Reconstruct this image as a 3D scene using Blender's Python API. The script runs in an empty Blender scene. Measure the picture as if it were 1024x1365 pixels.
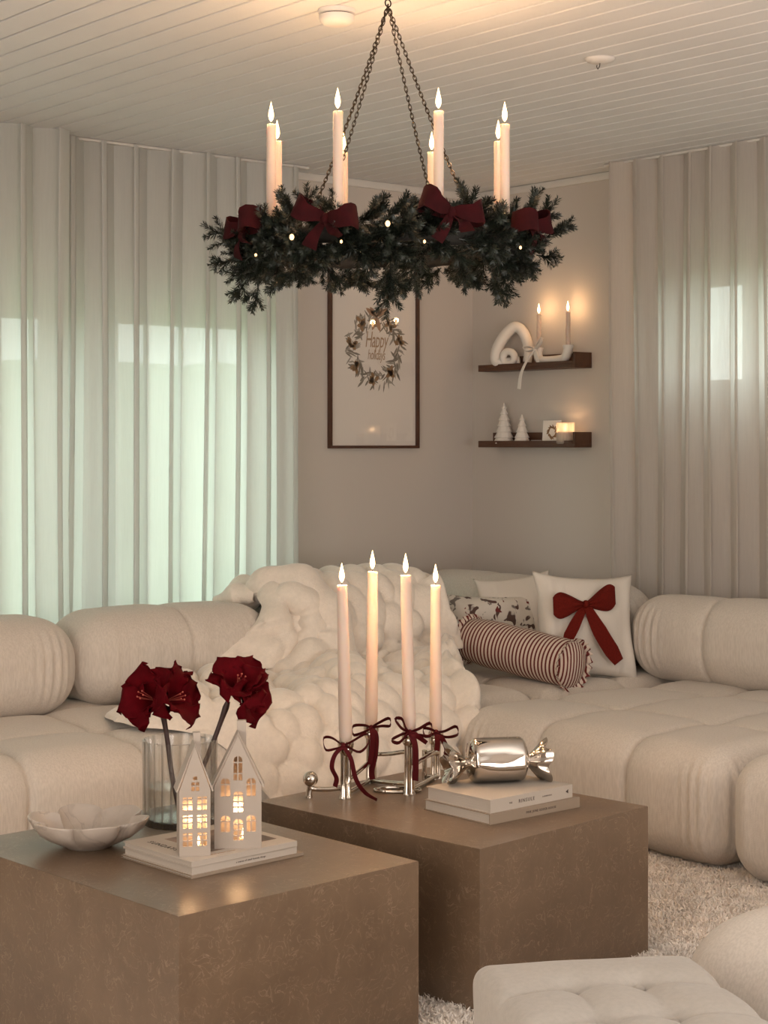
import bpy, bmesh, math, random
import numpy as np
from mathutils import Vector, Matrix, Quaternion

# ------------------------------------------------------------------ frame of reference
# world X = distance from the right wall, Y = distance from the left (window) wall, Z up; the corner is the origin
TH = math.radians(39.8)
CA, SA = math.cos(TH), math.sin(TH)
CX, CZ = 0.443, 8.63            # the corner seen from the camera: to the right, ahead
F, HOR, H = 2300.0, 592.0, 1.35  # focal length and horizon in pixels of the 1024x1365 frame, eye height
CEIL = 2.6

def cam2world(x, d, z=0.0):
    rx, rd = x - CX, d - CZ
    return Vector((-(rx * CA + rd * SA), rx * SA - rd * CA, z))

def pt(px, py, z):               # the point at height z that is seen at (px, py)
    d = F * (H - z) / (py - HOR)
    return cam2world((px - 512) / F * d, d, z)

def ptd(px, py, d):              # the point at distance d ahead
    return cam2world((px - 512) / F * d, d, H - (py - HOR) / F * d)

RIGHT = Vector((-CA, SA, 0)); AHEAD = Vector((-SA, -CA, 0)); UP = Vector((0, 0, 1))
FACE_CAM = math.pi - TH          # turns local +X to the camera's right, local -Y towards the camera
PI = math.pi

# ------------------------------------------------------------------ camera, world, lights, exposure
sc = bpy.context.scene
COL = sc.collection
cd = bpy.data.cameras.new('camera'); cam = bpy.data.objects.new('camera', cd); COL.objects.link(cam)
cam.location = cam2world(0, 0, H)
cam.rotation_euler = (PI / 2, 0, PI - TH)
cd.sensor_fit = 'VERTICAL'; cd.sensor_height = 24.0; cd.lens = F / 1365 * 24.0
cd.shift_y = -(682.5 - HOR) / 1365
cd.clip_start = 0.05; cd.clip_end = 200
sc.camera = cam

wd = bpy.data.worlds.new('world'); sc.world = wd; wd.use_nodes = True
bg = wd.node_tree.nodes['Background']
bg.inputs[0].default_value = (0.86, 1.0, 0.93, 1); bg.inputs[1].default_value = 3.7

def area(name, loc, target, sx, sy, power, color):
    l = bpy.data.lights.new(name, 'AREA'); l.shape = 'RECTANGLE'; l.size = sx; l.size_y = sy
    l.energy = power; l.color = color
    o = bpy.data.objects.new(name, l); COL.objects.link(o); o.location = loc
    o.rotation_euler = (Vector(target) - Vector(loc)).to_track_quat('-Z', 'Y').to_euler()
    return o
# added area fills out of frame: two stand in for daylight, one brightens the ceiling
area('added_fill_far', (1.6, 8.3, 1.55), (1.6, 0, 1.3), 3.0, 2.2, 24, (1.0, 0.90, 0.80))
area('added_fill_side', (8.3, 5.6, 1.5), (0, 4.2, 1.3), 4.0, 2.1, 135, (1.0, 0.91, 0.82))
area('added_fill_up', (3.4, 6.9, 1.05), (3.5, 6.2, 2.6), 2.2, 2.2, 104, (1.0, 0.95, 0.91))

sc.view_settings.view_transform = 'Standard'; sc.view_settings.look = 'None'
sc.view_settings.gamma = 1.0; sc.view_settings.use_curve_mapping = False
sc.view_settings.exposure = 0.0
sc.cycles.use_denoising = True
sc.cycles.max_bounces = 10; sc.cycles.transparent_max_bounces = 16; sc.cycles.transmission_bounces = 10
sc.cycles.caustics_reflective = False; sc.cycles.caustics_refractive = False
rng = random.Random(11)

# ------------------------------------------------------------------ materials
MAT = {}
def nodes_of(m): return m.node_tree.nodes, m.node_tree.links
def mat(name, col, rough=0.7, metal=0.0, bump=None, vary=None, sheen=0.0, sss=0.0, spec=0.5, coat=0.0, stretch=(1, 1, 1), tint=None):
    """col: base colour; vary: (noise scale, amount); bump: (noise scale, strength, distance)"""
    m = bpy.data.materials.new(name); m.use_nodes = True
    N, L = nodes_of(m); p = N['Principled BSDF']
    p.inputs['Base Color'].default_value = (*col, 1); p.inputs['Roughness'].default_value = rough
    p.inputs['Metallic'].default_value = metal; p.inputs['Specular IOR Level'].default_value = spec
    if sheen: p.inputs['Sheen Weight'].default_value = sheen; p.inputs['Sheen Roughness'].default_value = 0.4
    if tint: p.inputs['Sheen Tint'].default_value = (*tint, 1)
    if coat: p.inputs['Coat Weight'].default_value = coat
    if sss:
        p.inputs['Subsurface Weight'].default_value = sss
        p.inputs['Subsurface Radius'].default_value = (1.0, 0.5, 0.25); p.inputs['Subsurface Scale'].default_value = 0.02
    if bump or vary:
        tc = N.new('ShaderNodeTexCoord'); mp = N.new('ShaderNodeMapping'); mp.inputs['Scale'].default_value = stretch
        L.new(tc.outputs['Object'], mp.inputs['Vector'])
    if vary:
        n = N.new('ShaderNodeTexNoise'); n.inputs['Scale'].default_value = vary[0]; n.inputs['Detail'].default_value = 5
        L.new(mp.outputs[0], n.inputs['Vector'])
        r = N.new('ShaderNodeValToRGB'); a = vary[1]
        r.color_ramp.elements[0].position = 0.3; r.color_ramp.elements[1].position = 0.7
        r.color_ramp.elements[0].color = (*[c * (1 - a) for c in col], 1); r.color_ramp.elements[1].color = (*[min(1, c * (1 + a)) for c in col], 1)
        L.new(n.outputs['Fac'], r.inputs[0]); L.new(r.outputs[0], p.inputs['Base Color'])
    if bump:
        n = N.new('ShaderNodeTexNoise'); n.inputs['Scale'].default_value = bump[0]; n.inputs['Detail'].default_value = 4
        L.new(mp.outputs[0], n.inputs['Vector'])
        b = N.new('ShaderNodeBump'); b.inputs['Strength'].default_value = bump[1]; b.inputs['Distance'].default_value = bump[2]
        L.new(n.outputs['Fac'], b.inputs['Height']); L.new(b.outputs[0], p.inputs['Normal'])
    MAT[name] = m
    return m

def emit_mat(name, col, strength):
    m = bpy.data.materials.new(name); m.use_nodes = True; N, L = nodes_of(m); N.clear()
    e = N.new('ShaderNodeEmission'); e.inputs[0].default_value = (*col, 1); e.inputs[1].default_value = strength
    o = N.new('ShaderNodeOutputMaterial'); L.new(e.outputs[0], o.inputs[0]); MAT[name] = m; return m

def pane_mat(name, glossy, col=(1, 1, 1), rough=0.0, power=4.0):
    m = bpy.data.materials.new(name); m.use_nodes = True; N, L = nodes_of(m); N.clear()
    t = N.new('ShaderNodeBsdfTransparent'); t.inputs[0].default_value = (*col, 1)
    g = N.new('ShaderNodeBsdfGlossy'); g.inputs['Roughness'].default_value = rough
    lw = N.new('ShaderNodeLayerWeight'); lw.inputs[0].default_value = 0.5
    fr = N.new('ShaderNodeMath'); fr.operation = 'POWER'; fr.inputs[1].default_value = power; L.new(lw.outputs['Facing'], fr.inputs[0])
    fa = N.new('ShaderNodeMath'); fa.operation = 'ADD'; fa.inputs[1].default_value = 0.045; L.new(fr.outputs[0], fa.inputs[0]); fr = fa
    ml = N.new('ShaderNodeMath'); ml.operation = 'MULTIPLY'; ml.inputs[1].default_value = glossy; ml.use_clamp = True
    mx = N.new('ShaderNodeMixShader'); o = N.new('ShaderNodeOutputMaterial')
    L.new(fr.outputs[0], ml.inputs[0]); L.new(ml.outputs[0], mx.inputs[0])
    L.new(t.outputs[0], mx.inputs[1]); L.new(g.outputs[0], mx.inputs[2]); L.new(mx.outputs[0], o.inputs[0]); MAT[name] = m; return m

def sheer_mat(name, col, transparent, translucent):
    m = bpy.data.materials.new(name); m.use_nodes = True; N, L = nodes_of(m); N.clear()
    tc = N.new('ShaderNodeTexCoord'); mp = N.new('ShaderNodeMapping'); mp.inputs['Scale'].default_value = (1, 1, 0.06)
    n = N.new('ShaderNodeTexNoise'); n.inputs['Scale'].default_value = 130; n.inputs['Detail'].default_value = 3
    L.new(tc.outputs['Object'], mp.inputs[0]); L.new(mp.outputs[0], n.inputs['Vector'])
    ma = N.new('ShaderNodeMapRange'); ma.inputs[1].default_value = 0.3; ma.inputs[2].default_value = 0.7
    ma.inputs[3].default_value = transparent * 0.75; ma.inputs[4].default_value = transparent * 1.25
    L.new(n.outputs['Fac'], ma.inputs[0])
    d = N.new('ShaderNodeBsdfDiffuse'); d.inputs[0].default_value = (*col, 1)
    tl = N.new('ShaderNodeBsdfTranslucent'); tl.inputs[0].default_value = (*col, 1)
    tp = N.new('ShaderNodeBsdfTransparent')
    m1 = N.new('ShaderNodeMixShader'); m1.inputs[0].default_value = translucent
    m2 = N.new('ShaderNodeMixShader'); o = N.new('ShaderNodeOutputMaterial')
    L.new(d.outputs[0], m1.inputs[1]); L.new(tl.outputs[0], m1.inputs[2])
    L.new(ma.outputs[0], m2.inputs[0]); L.new(m1.outputs[0], m2.inputs[1]); L.new(tp.outputs[0], m2.inputs[2])
    L.new(m2.outputs[0], o.inputs[0]); MAT[name] = m; return m

def glass_mat(name, col, ior=1.45, rough=0.0):
    m = bpy.data.materials.new(name); m.use_nodes = True; N, L = nodes_of(m)
    p = N['Principled BSDF']; p.inputs['Base Color'].default_value = (*col, 1); p.inputs['Roughness'].default_value = rough
    p.inputs['Transmission Weight'].default_value = 1.0; p.inputs['IOR'].default_value = ior; MAT[name] = m; return m

def veined_mat(name, base, dark, vein, vein_scale, vein_width, rough, vein_amt):
    m = mat(name, base, rough); N, L = nodes_of(m); p = N['Principled BSDF']
    tc = N.new('ShaderNodeTexCoord')
    n1 = N.new('ShaderNodeTexNoise'); n1.inputs['Scale'].default_value = 5; n1.inputs['Detail'].default_value = 6
    n1.inputs['Roughness'].default_value = 0.7
    L.new(tc.outputs['Object'], n1.inputs['Vector'])
    r = N.new('ShaderNodeValToRGB'); r.color_ramp.elements[0].position = 0.32; r.color_ramp.elements[1].position = 0.68
    r.color_ramp.elements[0].color = (*dark, 1); r.color_ramp.elements[1].color = (*base, 1)
    L.new(n1.outputs['Fac'], r.inputs[0])
    n2 = N.new('ShaderNodeTexNoise'); n2.inputs['Scale'].default_value = vein_scale; n2.inputs['Detail'].default_value = 4
    n2.inputs['Distortion'].default_value = 1.6
    L.new(tc.outputs['Object'], n2.inputs['Vector'])
    s = N.new('ShaderNodeMath'); s.operation = 'SUBTRACT'; s.inputs[1].default_value = 0.5; L.new(n2.outputs['Fac'], s.inputs[0])
    ab = N.new('ShaderNodeMath'); ab.operation = 'ABSOLUTE'; L.new(s.outputs[0], ab.inputs[0])
    mr = N.new('ShaderNodeMapRange'); mr.inputs[1].default_value = 0.0; mr.inputs[2].default_value = vein_width
    mr.inputs[3].default_value = vein_amt; mr.inputs[4].default_value = 0.0; L.new(ab.outputs[0], mr.inputs[0])
    n3 = N.new('ShaderNodeTexNoise'); n3.inputs['Scale'].default_value = vein_scale * 0.8; L.new(tc.outputs['Object'], n3.inputs['Vector'])
    mr3 = N.new('ShaderNodeMapRange'); mr3.inputs[1].default_value = 0.36; mr3.inputs[2].default_value = 0.58; L.new(n3.outputs['Fac'], mr3.inputs[0])
    mm = N.new('ShaderNodeMath'); mm.operation = 'MULTIPLY'; L.new(mr.outputs[0], mm.inputs[0]); L.new(mr3.outputs[0], mm.inputs[1])
    mx = N.new('ShaderNodeMix'); mx.data_type = 'RGBA'; L.new(mm.outputs[0], mx.inputs['Factor'])
    L.new(r.outputs[0], mx.inputs['A']); mx.inputs['B'].default_value = (*vein, 1)
    L.new(mx.outputs['Result'], p.inputs['Base Color'])
    return m

def stripe_mat(name, c1, c2, axis, period, duty):
    m = mat(name, c1, 0.85); N, L = nodes_of(m); p = N['Principled BSDF']
    tc = N.new('ShaderNodeTexCoord'); sp = N.new('ShaderNodeSeparateXYZ'); L.new(tc.outputs['Object'], sp.inputs[0])
    a = N.new('ShaderNodeMath'); a.operation = 'DIVIDE'; a.inputs[1].default_value = period; L.new(sp.outputs[axis], a.inputs[0])
    f = N.new('ShaderNodeMath'); f.operation = 'FRACT'; L.new(a.outputs[0], f.inputs[0])
    g = N.new('ShaderNodeMath'); g.operation = 'LESS_THAN'; g.inputs[1].default_value = duty; L.new(f.outputs[0], g.inputs[0])
    mx = N.new('ShaderNodeMix'); mx.data_type = 'RGBA'; L.new(g.outputs[0], mx.inputs['Factor'])
    mx.inputs['A'].default_value = (*c1, 1); mx.inputs['B'].default_value = (*c2, 1)
    L.new(mx.outputs['Result'], p.inputs['Base Color']); return m

mat('wall_paint', (0.58, 0.525, 0.475), 0.9, bump=(60, 0.08, 0.003))
mat('ceiling_paint', (0.73, 0.725, 0.72), 0.75, vary=(3, 0.03))
mat('white_trim', (0.72, 0.69, 0.65), 0.5)
mat('window_frame', (0.78, 0.78, 0.76), 0.4)
mat('floor_wood', (0.30, 0.22, 0.15), 0.5, vary=(6, 0.2), stretch=(1, 8, 1))
mat('rug_pile', (0.90, 0.82, 0.74), 0.95, vary=(14, 0.10))
mat('grass', (0.40, 0.48, 0.32), 0.95, vary=(4, 0.3))
mat('hedge', (0.42, 0.52, 0.36), 0.95, vary=(6, 0.25), bump=(14, 1.0, 0.1))
mat('shed_wood', (0.45, 0.43, 0.40), 0.8, vary=(3, 0.1))
sheer_mat('sheer_cloth', (0.84, 0.84, 0.82), 0.065, 0.58)
sheer_mat('sheer_cloth_right', (0.84, 0.80, 0.76), 0.085, 0.62)
pane_mat('window_glass', 0.5)
pane_mat('picture_glass', 1.0)
def sofa_fabric():
    m = mat('sofa_fabric', (0.66, 0.585, 0.50), 0.9, sheen=0.15); N, L = nodes_of(m); p = N['Principled BSDF']
    tc = N.new('ShaderNodeTexCoord'); hs = []
    for scale, st in ((190, (1, 1, 0.16)), (110, (0.12, 0.12, 1)), (420, (1, 1, 1))):
        mp = N.new('ShaderNodeMapping'); mp.inputs['Scale'].default_value = st; L.new(tc.outputs['Object'], mp.inputs[0])
        n = N.new('ShaderNodeTexNoise'); n.inputs['Scale'].default_value = scale; n.inputs['Detail'].default_value = 3
        L.new(mp.outputs[0], n.inputs['Vector']); hs.append(n)
    a = N.new('ShaderNodeMath'); a.operation = 'ADD'; L.new(hs[0].outputs['Fac'], a.inputs[0]); L.new(hs[2].outputs['Fac'], a.inputs[1])
    b = N.new('ShaderNodeBump'); b.inputs['Strength'].default_value = 0.35; b.inputs['Distance'].default_value = 0.003
    L.new(a.outputs[0], b.inputs['Height']); L.new(b.outputs[0], p.inputs['Normal'])
    r = N.new('ShaderNodeValToRGB'); r.color_ramp.elements[0].position = 0.35; r.color_ramp.elements[1].position = 0.65
    r.color_ramp.elements[0].color = (0.60, 0.54, 0.475, 1); r.color_ramp.elements[1].color = (0.68, 0.615, 0.545, 1)
    L.new(hs[0].outputs['Fac'], r.inputs[0]); L.new(r.outputs[0], p.inputs['Base Color'])
sofa_fabric()
mat('stool_fabric', (0.44, 0.40, 0.355), 0.85, sheen=0.2, bump=(300, 0.25, 0.002), vary=(90, 0.05))
mat('dark_wood_foot', (0.05, 0.03, 0.02), 0.5)
mat('fur', (0.80, 0.72, 0.63), 0.95, sheen=0.6, bump=(160, 0.35, 0.006), vary=(60, 0.04))
veined_mat('stone_veneer', (0.195, 0.127, 0.078), (0.140, 0.089, 0.054), (0.40, 0.29, 0.20), 24, 0.020, 0.33, 0.48)
MAT['stone_veneer'].node_tree.nodes['Principled BSDF'].inputs['Specular IOR Level'].default_value = 0.75
veined_mat('marble', (0.58, 0.50, 0.43), (0.46, 0.39, 0.33), (0.28, 0.23, 0.19), 7, 0.03, 0.3, 0.6)
mat('wax', (0.70, 0.55, 0.45), 0.5, sss=0.35)
mat('twist_wax', (0.66, 0.50, 0.40), 0.5, sss=0.2)
mat('wick', (0.03, 0.02, 0.02), 0.9)
emit_mat('flame', (1.0, 0.64, 0.30), 9.0)
emit_mat('bulb', (1.0, 0.62, 0.28), 3.2)
emit_mat('tea_flame', (1.0, 0.62, 0.30), 12)
mat('black_metal', (0.025, 0.02, 0.018), 0.4, metal=0.8)
mat('brass_black', (0.055, 0.038, 0.024), 0.35, metal=0.9)
mat('silver', (0.62, 0.55, 0.47), 0.10, metal=1.0)
mat('chrome', (0.56, 0.50, 0.44), 0.06, metal=1.0)
mat('velvet', (0.030, 0.0010, 0.002), 0.9, sheen=0.0, tint=(0.7, 0.1, 0.1), vary=(30, 0.3), spec=0.2)
mat('ribbon_red', (0.085, 0.004, 0.006), 0.7, sheen=0.02, tint=(0.7, 0.2, 0.2), spec=0.2)
mat('bow_cotton', (0.125, 0.011, 0.007), 0.9, vary=(120, 0.15), spec=0.1)
mat('petal', (0.075, 0.0012, 0.0035), 0.75, vary=(22, 0.4), spec=0.06)
mat('stamen', (0.45, 0.09, 0.06), 0.6)
mat('stem', (0.05, 0.022, 0.018), 0.5)
mat('needle', (0.012, 0.017, 0.011), 0.45, vary=(20, 0.4))
mat('twig', (0.012, 0.010, 0.007), 0.8)
mat('ceramic', (0.78, 0.72, 0.66), 0.45)
mat('house_ceramic', (0.43, 0.36, 0.30), 0.55)
mat('shelf_wood', (0.085, 0.034, 0.016), 0.45, vary=(12, 0.35), stretch=(1, 0.15, 1))
mat('frame_wood', (0.075, 0.028, 0.014), 0.45, vary=(20, 0.3))
mat('paper', (0.86, 0.79, 0.72), 0.8)
mat('book_cream', (0.50, 0.43, 0.36), 0.6)
mat('book_tan', (0.31, 0.235, 0.17), 0.6)
mat('pages', (0.52, 0.45, 0.38), 0.9, bump=(400, 0.4, 0.002), stretch=(0.02, 0.02, 1))
mat('ink', (0.05, 0.03, 0.025), 0.7)
mat('cover_photo', (0.22, 0.14, 0.10), 0.5, vary=(18, 0.6))
mat('gold_ink', (0.42, 0.27, 0.16), 0.6)
mat('print_leaf', (0.22, 0.19, 0.15), 0.8)
mat('print_leaf_pale', (0.36, 0.32, 0.27), 0.8)
mat('print_cone', (0.30, 0.17, 0.08), 0.8)
mat('print_ribbon', (0.42, 0.24, 0.14), 0.8)
mat('plastic', (0.74, 0.70, 0.66), 0.4)
mat('slot_dark', (0.06, 0.05, 0.045), 0.7)
mat('linen', (0.72, 0.66, 0.59), 0.9, bump=(220, 0.3, 0.003))
mat('white_ribbon', (0.76, 0.70, 0.64), 0.6)
pane_mat('vase_glass', 1.0, (0.96, 0.96, 0.95), 0.12, 1.3)
pane_mat('water', 0.6, (0.93, 0.94, 0.93), 0.05, 2.5)
sheer_mat('frosted', (0.85, 0.78, 0.70), 0.45, 0.6)
stripe_mat('stripes_body', (0.66, 0.55, 0.46), (0.135, 0.016, 0.014), 'X', 0.0190, 0.44)
stripe_mat('stripes_cap', (0.66, 0.55, 0.46), (0.135, 0.016, 0.014), 'Y', 0.0172, 0.44)
def floral():
    m = mat('floral_linen', (0.72, 0.66, 0.59), 0.9); N, L = nodes_of(m); p = N['Principled BSDF']
    tc = N.new('ShaderNodeTexCoord'); sp = N.new('ShaderNodeSeparateXYZ'); L.new(tc.outputs['Object'], sp.inputs[0])
    prev = None
    for k, (sc_, th, c) in enumerate(((17, 0.60, (0.10, 0.055, 0.045)), (21, 0.62, (0.20, 0.17, 0.15)), (25, 0.66, (0.17, 0.03, 0.025)))):
        mp = N.new('ShaderNodeMapping'); mp.inputs['Location'].default_value = (k * 3.1, k * 1.7, 0); L.new(tc.outputs['Object'], mp.inputs[0])
        n = N.new('ShaderNodeTexNoise'); n.inputs['Scale'].default_value = sc_; n.inputs['Detail'].default_value = 2; n.inputs['Distortion'].default_value = 0.8
        L.new(mp.outputs[0], n.inputs['Vector'])
        g = N.new('ShaderNodeMapRange'); g.inputs[1].default_value = th; g.inputs[2].default_value = th + 0.03; L.new(n.outputs['Fac'], g.inputs[0])
        mx = N.new('ShaderNodeMix'); mx.data_type = 'RGBA'; L.new(g.outputs[0], mx.inputs['Factor'])
        if prev is None: mx.inputs['A'].default_value = (0.72, 0.66, 0.59, 1)
        else: L.new(prev.outputs['Result'], mx.inputs['A'])
        mx.inputs['B'].default_value = (*c, 1); prev = mx
    # the print keeps to a garland-like band
    band = N.new('ShaderNodeMath'); band.operation = 'ABSOLUTE'; sub = N.new('ShaderNodeMath'); sub.operation = 'SUBTRACT'; sub.inputs[1].default_value = 0.06
    L.new(sp.outputs['Z'], sub.inputs[0]); L.new(sub.outputs[0], band.inputs[0])
    br = N.new('ShaderNodeMapRange'); br.inputs[1].default_value = 0.07; br.inputs[2].default_value = 0.10; br.inputs[3].default_value = 1; br.inputs[4].default_value = 0
    L.new(band.outputs[0], br.inputs[0])
    mx = N.new('ShaderNodeMix'); mx.data_type = 'RGBA'; L.new(br.outputs[0], mx.inputs['Factor'])
    mx.inputs['A'].default_value = (0.72, 0.66, 0.59, 1); L.new(prev.outputs['Result'], mx.inputs['B']); L.new(mx.outputs['Result'], p.inputs['Base Color'])
floral()

# ------------------------------------------------------------------ object helpers
def tag(o, label=None, cat=None, group=None, kind=None):
    if label: o['label'] = label
    if cat: o['category'] = cat
    if group: o['group'] = group
    if kind: o['kind'] = kind
    return o
def empty(name, loc=(0, 0, 0), rz=0.0):
    o = bpy.data.objects.new(name, None); COL.objects.link(o); o.empty_display_size = 0.05
    o.location = loc; o.rotation_euler = (0, 0, rz); return o
def link(name, me, m=None, parent=None, loc=None, rot=None):
    o = bpy.data.objects.new(name, me); COL.objects.link(o)
    if m is not None and not me.materials: me.materials.append(MAT[m] if isinstance(m, str) else m)
    if parent is not None: o.parent = parent
    if loc is not None: o.location = loc
    if rot is not None: o.rotation_euler = rot
    return o

class MB:
    def __init__(self): self.v = []; self.f = []
    def add(self, vs, fs):
        b = len(self.v); self.v += [tuple(x) for x in vs]; self.f += [tuple(i + b for i in f) for f in fs]; return self
    def box(self, a, b, ch=0.0):
        x0, y0, z0 = a; x1, y1, z1 = b
        if ch <= 0:
            return self.add([(x0, y0, z0), (x1, y0, z0), (x1, y1, z0), (x0, y1, z0), (x0, y0, z1), (x1, y0, z1), (x1, y1, z1), (x0, y1, z1)],
                            [(0, 3, 2, 1), (4, 5, 6, 7), (0, 1, 5, 4), (1, 2, 6, 5), (2, 3, 7, 6), (3, 0, 4, 7)])
        bm = bmesh.new(); vs = [bm.verts.new(p) for p in [(x0, y0, z0), (x1, y0, z0), (x1, y1, z0), (x0, y1, z0), (x0, y0, z1), (x1, y0, z1), (x1, y1, z1), (x0, y1, z1)]]
        for f in [(0, 3, 2, 1), (4, 5, 6, 7), (0, 1, 5, 4), (1, 2, 6, 5), (2, 3, 7, 6), (3, 0, 4, 7)]: bm.faces.new([vs[i] for i in f])
        bmesh.ops.bevel(bm, geom=list(bm.edges), offset=ch, segments=2, affect='EDGES', profile=0.5)
        bm.verts.index_update(); self.add([v.co[:] for v in bm.verts], [[v.index for v in f.verts] for f in bm.faces]); bm.free(); return self
    def tube(self, path, rad, seg=8, cap=True):
        P = [Vector(p) for p in path]; n = len(P)
        R = rad if hasattr(rad, '__len__') else [rad] * n
        T = [(P[min(i + 1, n - 1)] - P[max(i - 1, 0)]).normalized() for i in range(n)]
        x = T[0].orthogonal().normalized(); vs = []
        for i in range(n):
            x = (x - T[i] * x.dot(T[i])).normalized(); y = T[i].cross(x)
            for k in range(seg):
                a = 2 * PI * k / seg; vs.append(P[i] + (x * math.cos(a) + y * math.sin(a)) * R[i])
        fs = [(i * seg + k, i * seg + (k + 1) % seg, (i + 1) * seg + (k + 1) % seg, (i + 1) * seg + k) for i in range(n - 1) for k in range(seg)]
        if cap: fs += [tuple(range(seg))[::-1], tuple((n - 1) * seg + k for k in range(seg))]
        return self.add(vs, fs)
    def ring(self, path, rad, seg=8):
        P = [Vector(p) for p in path]; n = len(P); vs = []; x = None
        for i in range(n):
            T = (P[(i + 1) % n] - P[i - 1]).normalized()
            if x is None: x = T.orthogonal().normalized()
            x = (x - T * x.dot(T)).normalized(); y = T.cross(x)
            for k in range(seg):
                a = 2 * PI * k / seg; vs.append(P[i] + (x * math.cos(a) + y * math.sin(a)) * rad)
        return self.add(vs, [(i * seg + k, i * seg + (k + 1) % seg, ((i + 1) % n) * seg + (k + 1) % seg, ((i + 1) % n) * seg + k) for i in range(n) for k in range(seg)])
    def lathe(self, prof, seg=24, c=(0, 0, 0), fn=None, closed=False):
        """prof: (r, z) pairs; fn(angle, i) scales r"""
        n = len(prof); vs = []
        for i, (r, z) in enumerate(prof):
            for k in range(seg):
                a = 2 * PI * k / seg; q = r * (fn(a, i) if fn else 1)
                vs.append((c[0] + q * math.cos(a), c[1] + q * math.sin(a), c[2] + z))
        fs = [(i * seg + k, i * seg + (k + 1) % seg, (i + 1) * seg + (k + 1) % seg, (i + 1) * seg + k) for i in range(n - 1) for k in range(seg)]
        if closed: fs += [((n - 1) * seg + k, (n - 1) * seg + (k + 1) % seg, (k + 1) % seg, k) for k in range(seg)]
        else: fs += [tuple(range(seg))[::-1], tuple((n - 1) * seg + k for k in range(seg))]
        return self.add(vs, fs)
    def sphere(self, c, r, seg=16, rings=10, sc=(1, 1, 1)):
        m = MB(); m.lathe([(math.sin(PI * i / rings) * r + 1e-5, -math.cos(PI * i / rings) * r) for i in range(rings + 1)], seg)
        return self.add([(c[0] + x * sc[0], c[1] + y * sc[1], c[2] + z * sc[2]) for x, y, z in m.v], m.f)
    def strip(self, path, wdir, widths, th=0.0012):
        """a ribbon of some thickness along a path; wdir: one direction or one for each point"""
        P = [Vector(p) for p in path]; n = len(P); vs = []
        for i in range(n):
            T = (P[min(i + 1, n - 1)] - P[max(i - 1, 0)]).normalized()
            w = Vector(wdir[i]) if hasattr(wdir[0], '__len__') else Vector(wdir)
            w = (w - T * w.dot(T)).normalized(); nn = T.cross(w).normalized() * th / 2
            hw = w * ((widths[i] if hasattr(widths, '__len__') else widths) / 2)
            vs += [P[i] - hw - nn, P[i] + hw - nn, P[i] + hw + nn, P[i] - hw + nn]
        fs = [(i * 4 + k, i * 4 + (k + 1) % 4, (i + 1) * 4 + (k + 1) % 4, (i + 1) * 4 + k) for i in range(n - 1) for k in range(4)]
        return self.add(vs, fs + [(3, 2, 1, 0), tuple((n - 1) * 4 + k for k in range(4))])
    def grid(self, fn, nu, nv, cu=False):
        vs = [fn(i / (nu if cu else nu - 1), j / (nv - 1)) for j in range(nv) for i in range(nu)]
        fs = [(j * nu + i, j * nu + (i + 1) % nu, (j + 1) * nu + (i + 1) % nu, (j + 1) * nu + i) for j in range(nv - 1) for i in range(nu if cu else nu - 1)]
        return self.add(vs, fs)
    def xf(self, M): self.v = [tuple(M @ Vector(p)) for p in self.v]; return self
    def mesh(self, name, smooth=True):
        me = bpy.data.meshes.new(name); me.from_pydata(self.v, [], self.f); me.update()
        bm = bmesh.new(); bm.from_mesh(me); bmesh.ops.recalc_face_normals(bm, faces=bm.faces); bm.to_mesh(me); bm.free()
        if smooth: shade(me, 40)
        return me
    def build(self, name, m, parent=None, loc=None, rot=None, smooth=True):
        return link(name, self.mesh(name, smooth), m, parent, loc, rot)
def shade(me, deg=40):
    me.polygons.foreach_set('use_smooth', [True] * len(me.polygons))
    try: me.set_sharp_from_angle(angle=math.radians(deg))
    except Exception: pass
def np_mesh(name, V, Fq, smooth=True):
    me = bpy.data.meshes.new(name); me.from_pydata(np.asarray(V).tolist(), [], np.asarray(Fq).tolist()); me.update()
    if smooth: me.polygons.foreach_set('use_smooth', [True] * len(me.polygons))
    return me
def snoise(P, freq, seed, n=7):
    r = np.random.RandomState(seed); out = np.zeros(len(P))
    for _ in range(n):
        k = r.normal(size=3) * np.asarray(freq); out += np.sin(P @ k + r.uniform(0, 6.28))
    return out / math.sqrt(n)
def curve_mesh(name, outlines, depth):
    """filled flat outlines with holes, given some thickness"""
    cu = bpy.data.curves.new(name, 'CURVE'); cu.dimensions = '2D'; cu.fill_mode = 'BOTH'; cu.extrude = depth / 2
    for o in outlines:
        s = cu.splines.new('POLY'); s.points.add(len(o) - 1); s.use_cyclic_u = True
        for i, (x, y) in enumerate(o): s.points[i].co = (x, y, 0, 1)
    return to_mesh(name, cu)
def to_mesh(name, cu):
    ob = bpy.data.objects.new('tmp', cu); COL.objects.link(ob); dg = bpy.context.evaluated_depsgraph_get(); dg.update()
    me = bpy.data.meshes.new_from_object(ob.evaluated_get(dg)); me.name = name
    bpy.data.objects.remove(ob); bpy.data.curves.remove(cu); return me
def text_mesh(name, s, size, depth=0.0004, align='CENTER', shear=0.0, space=1.0):
    cu = bpy.data.curves.new(name, 'FONT'); cu.body = s; cu.size = size; cu.extrude = depth; cu.align_x = align; cu.align_y = 'CENTER'
    cu.shear = shear; cu.space_character = space; cu.resolution_u = 2
    return to_mesh(name, cu)
def copy_tree(o, parent=None):
    c = o.copy(); COL.objects.link(c)
    if parent: c.parent = parent
    for ch in o.children: copy_tree(ch, c)
    return c
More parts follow.
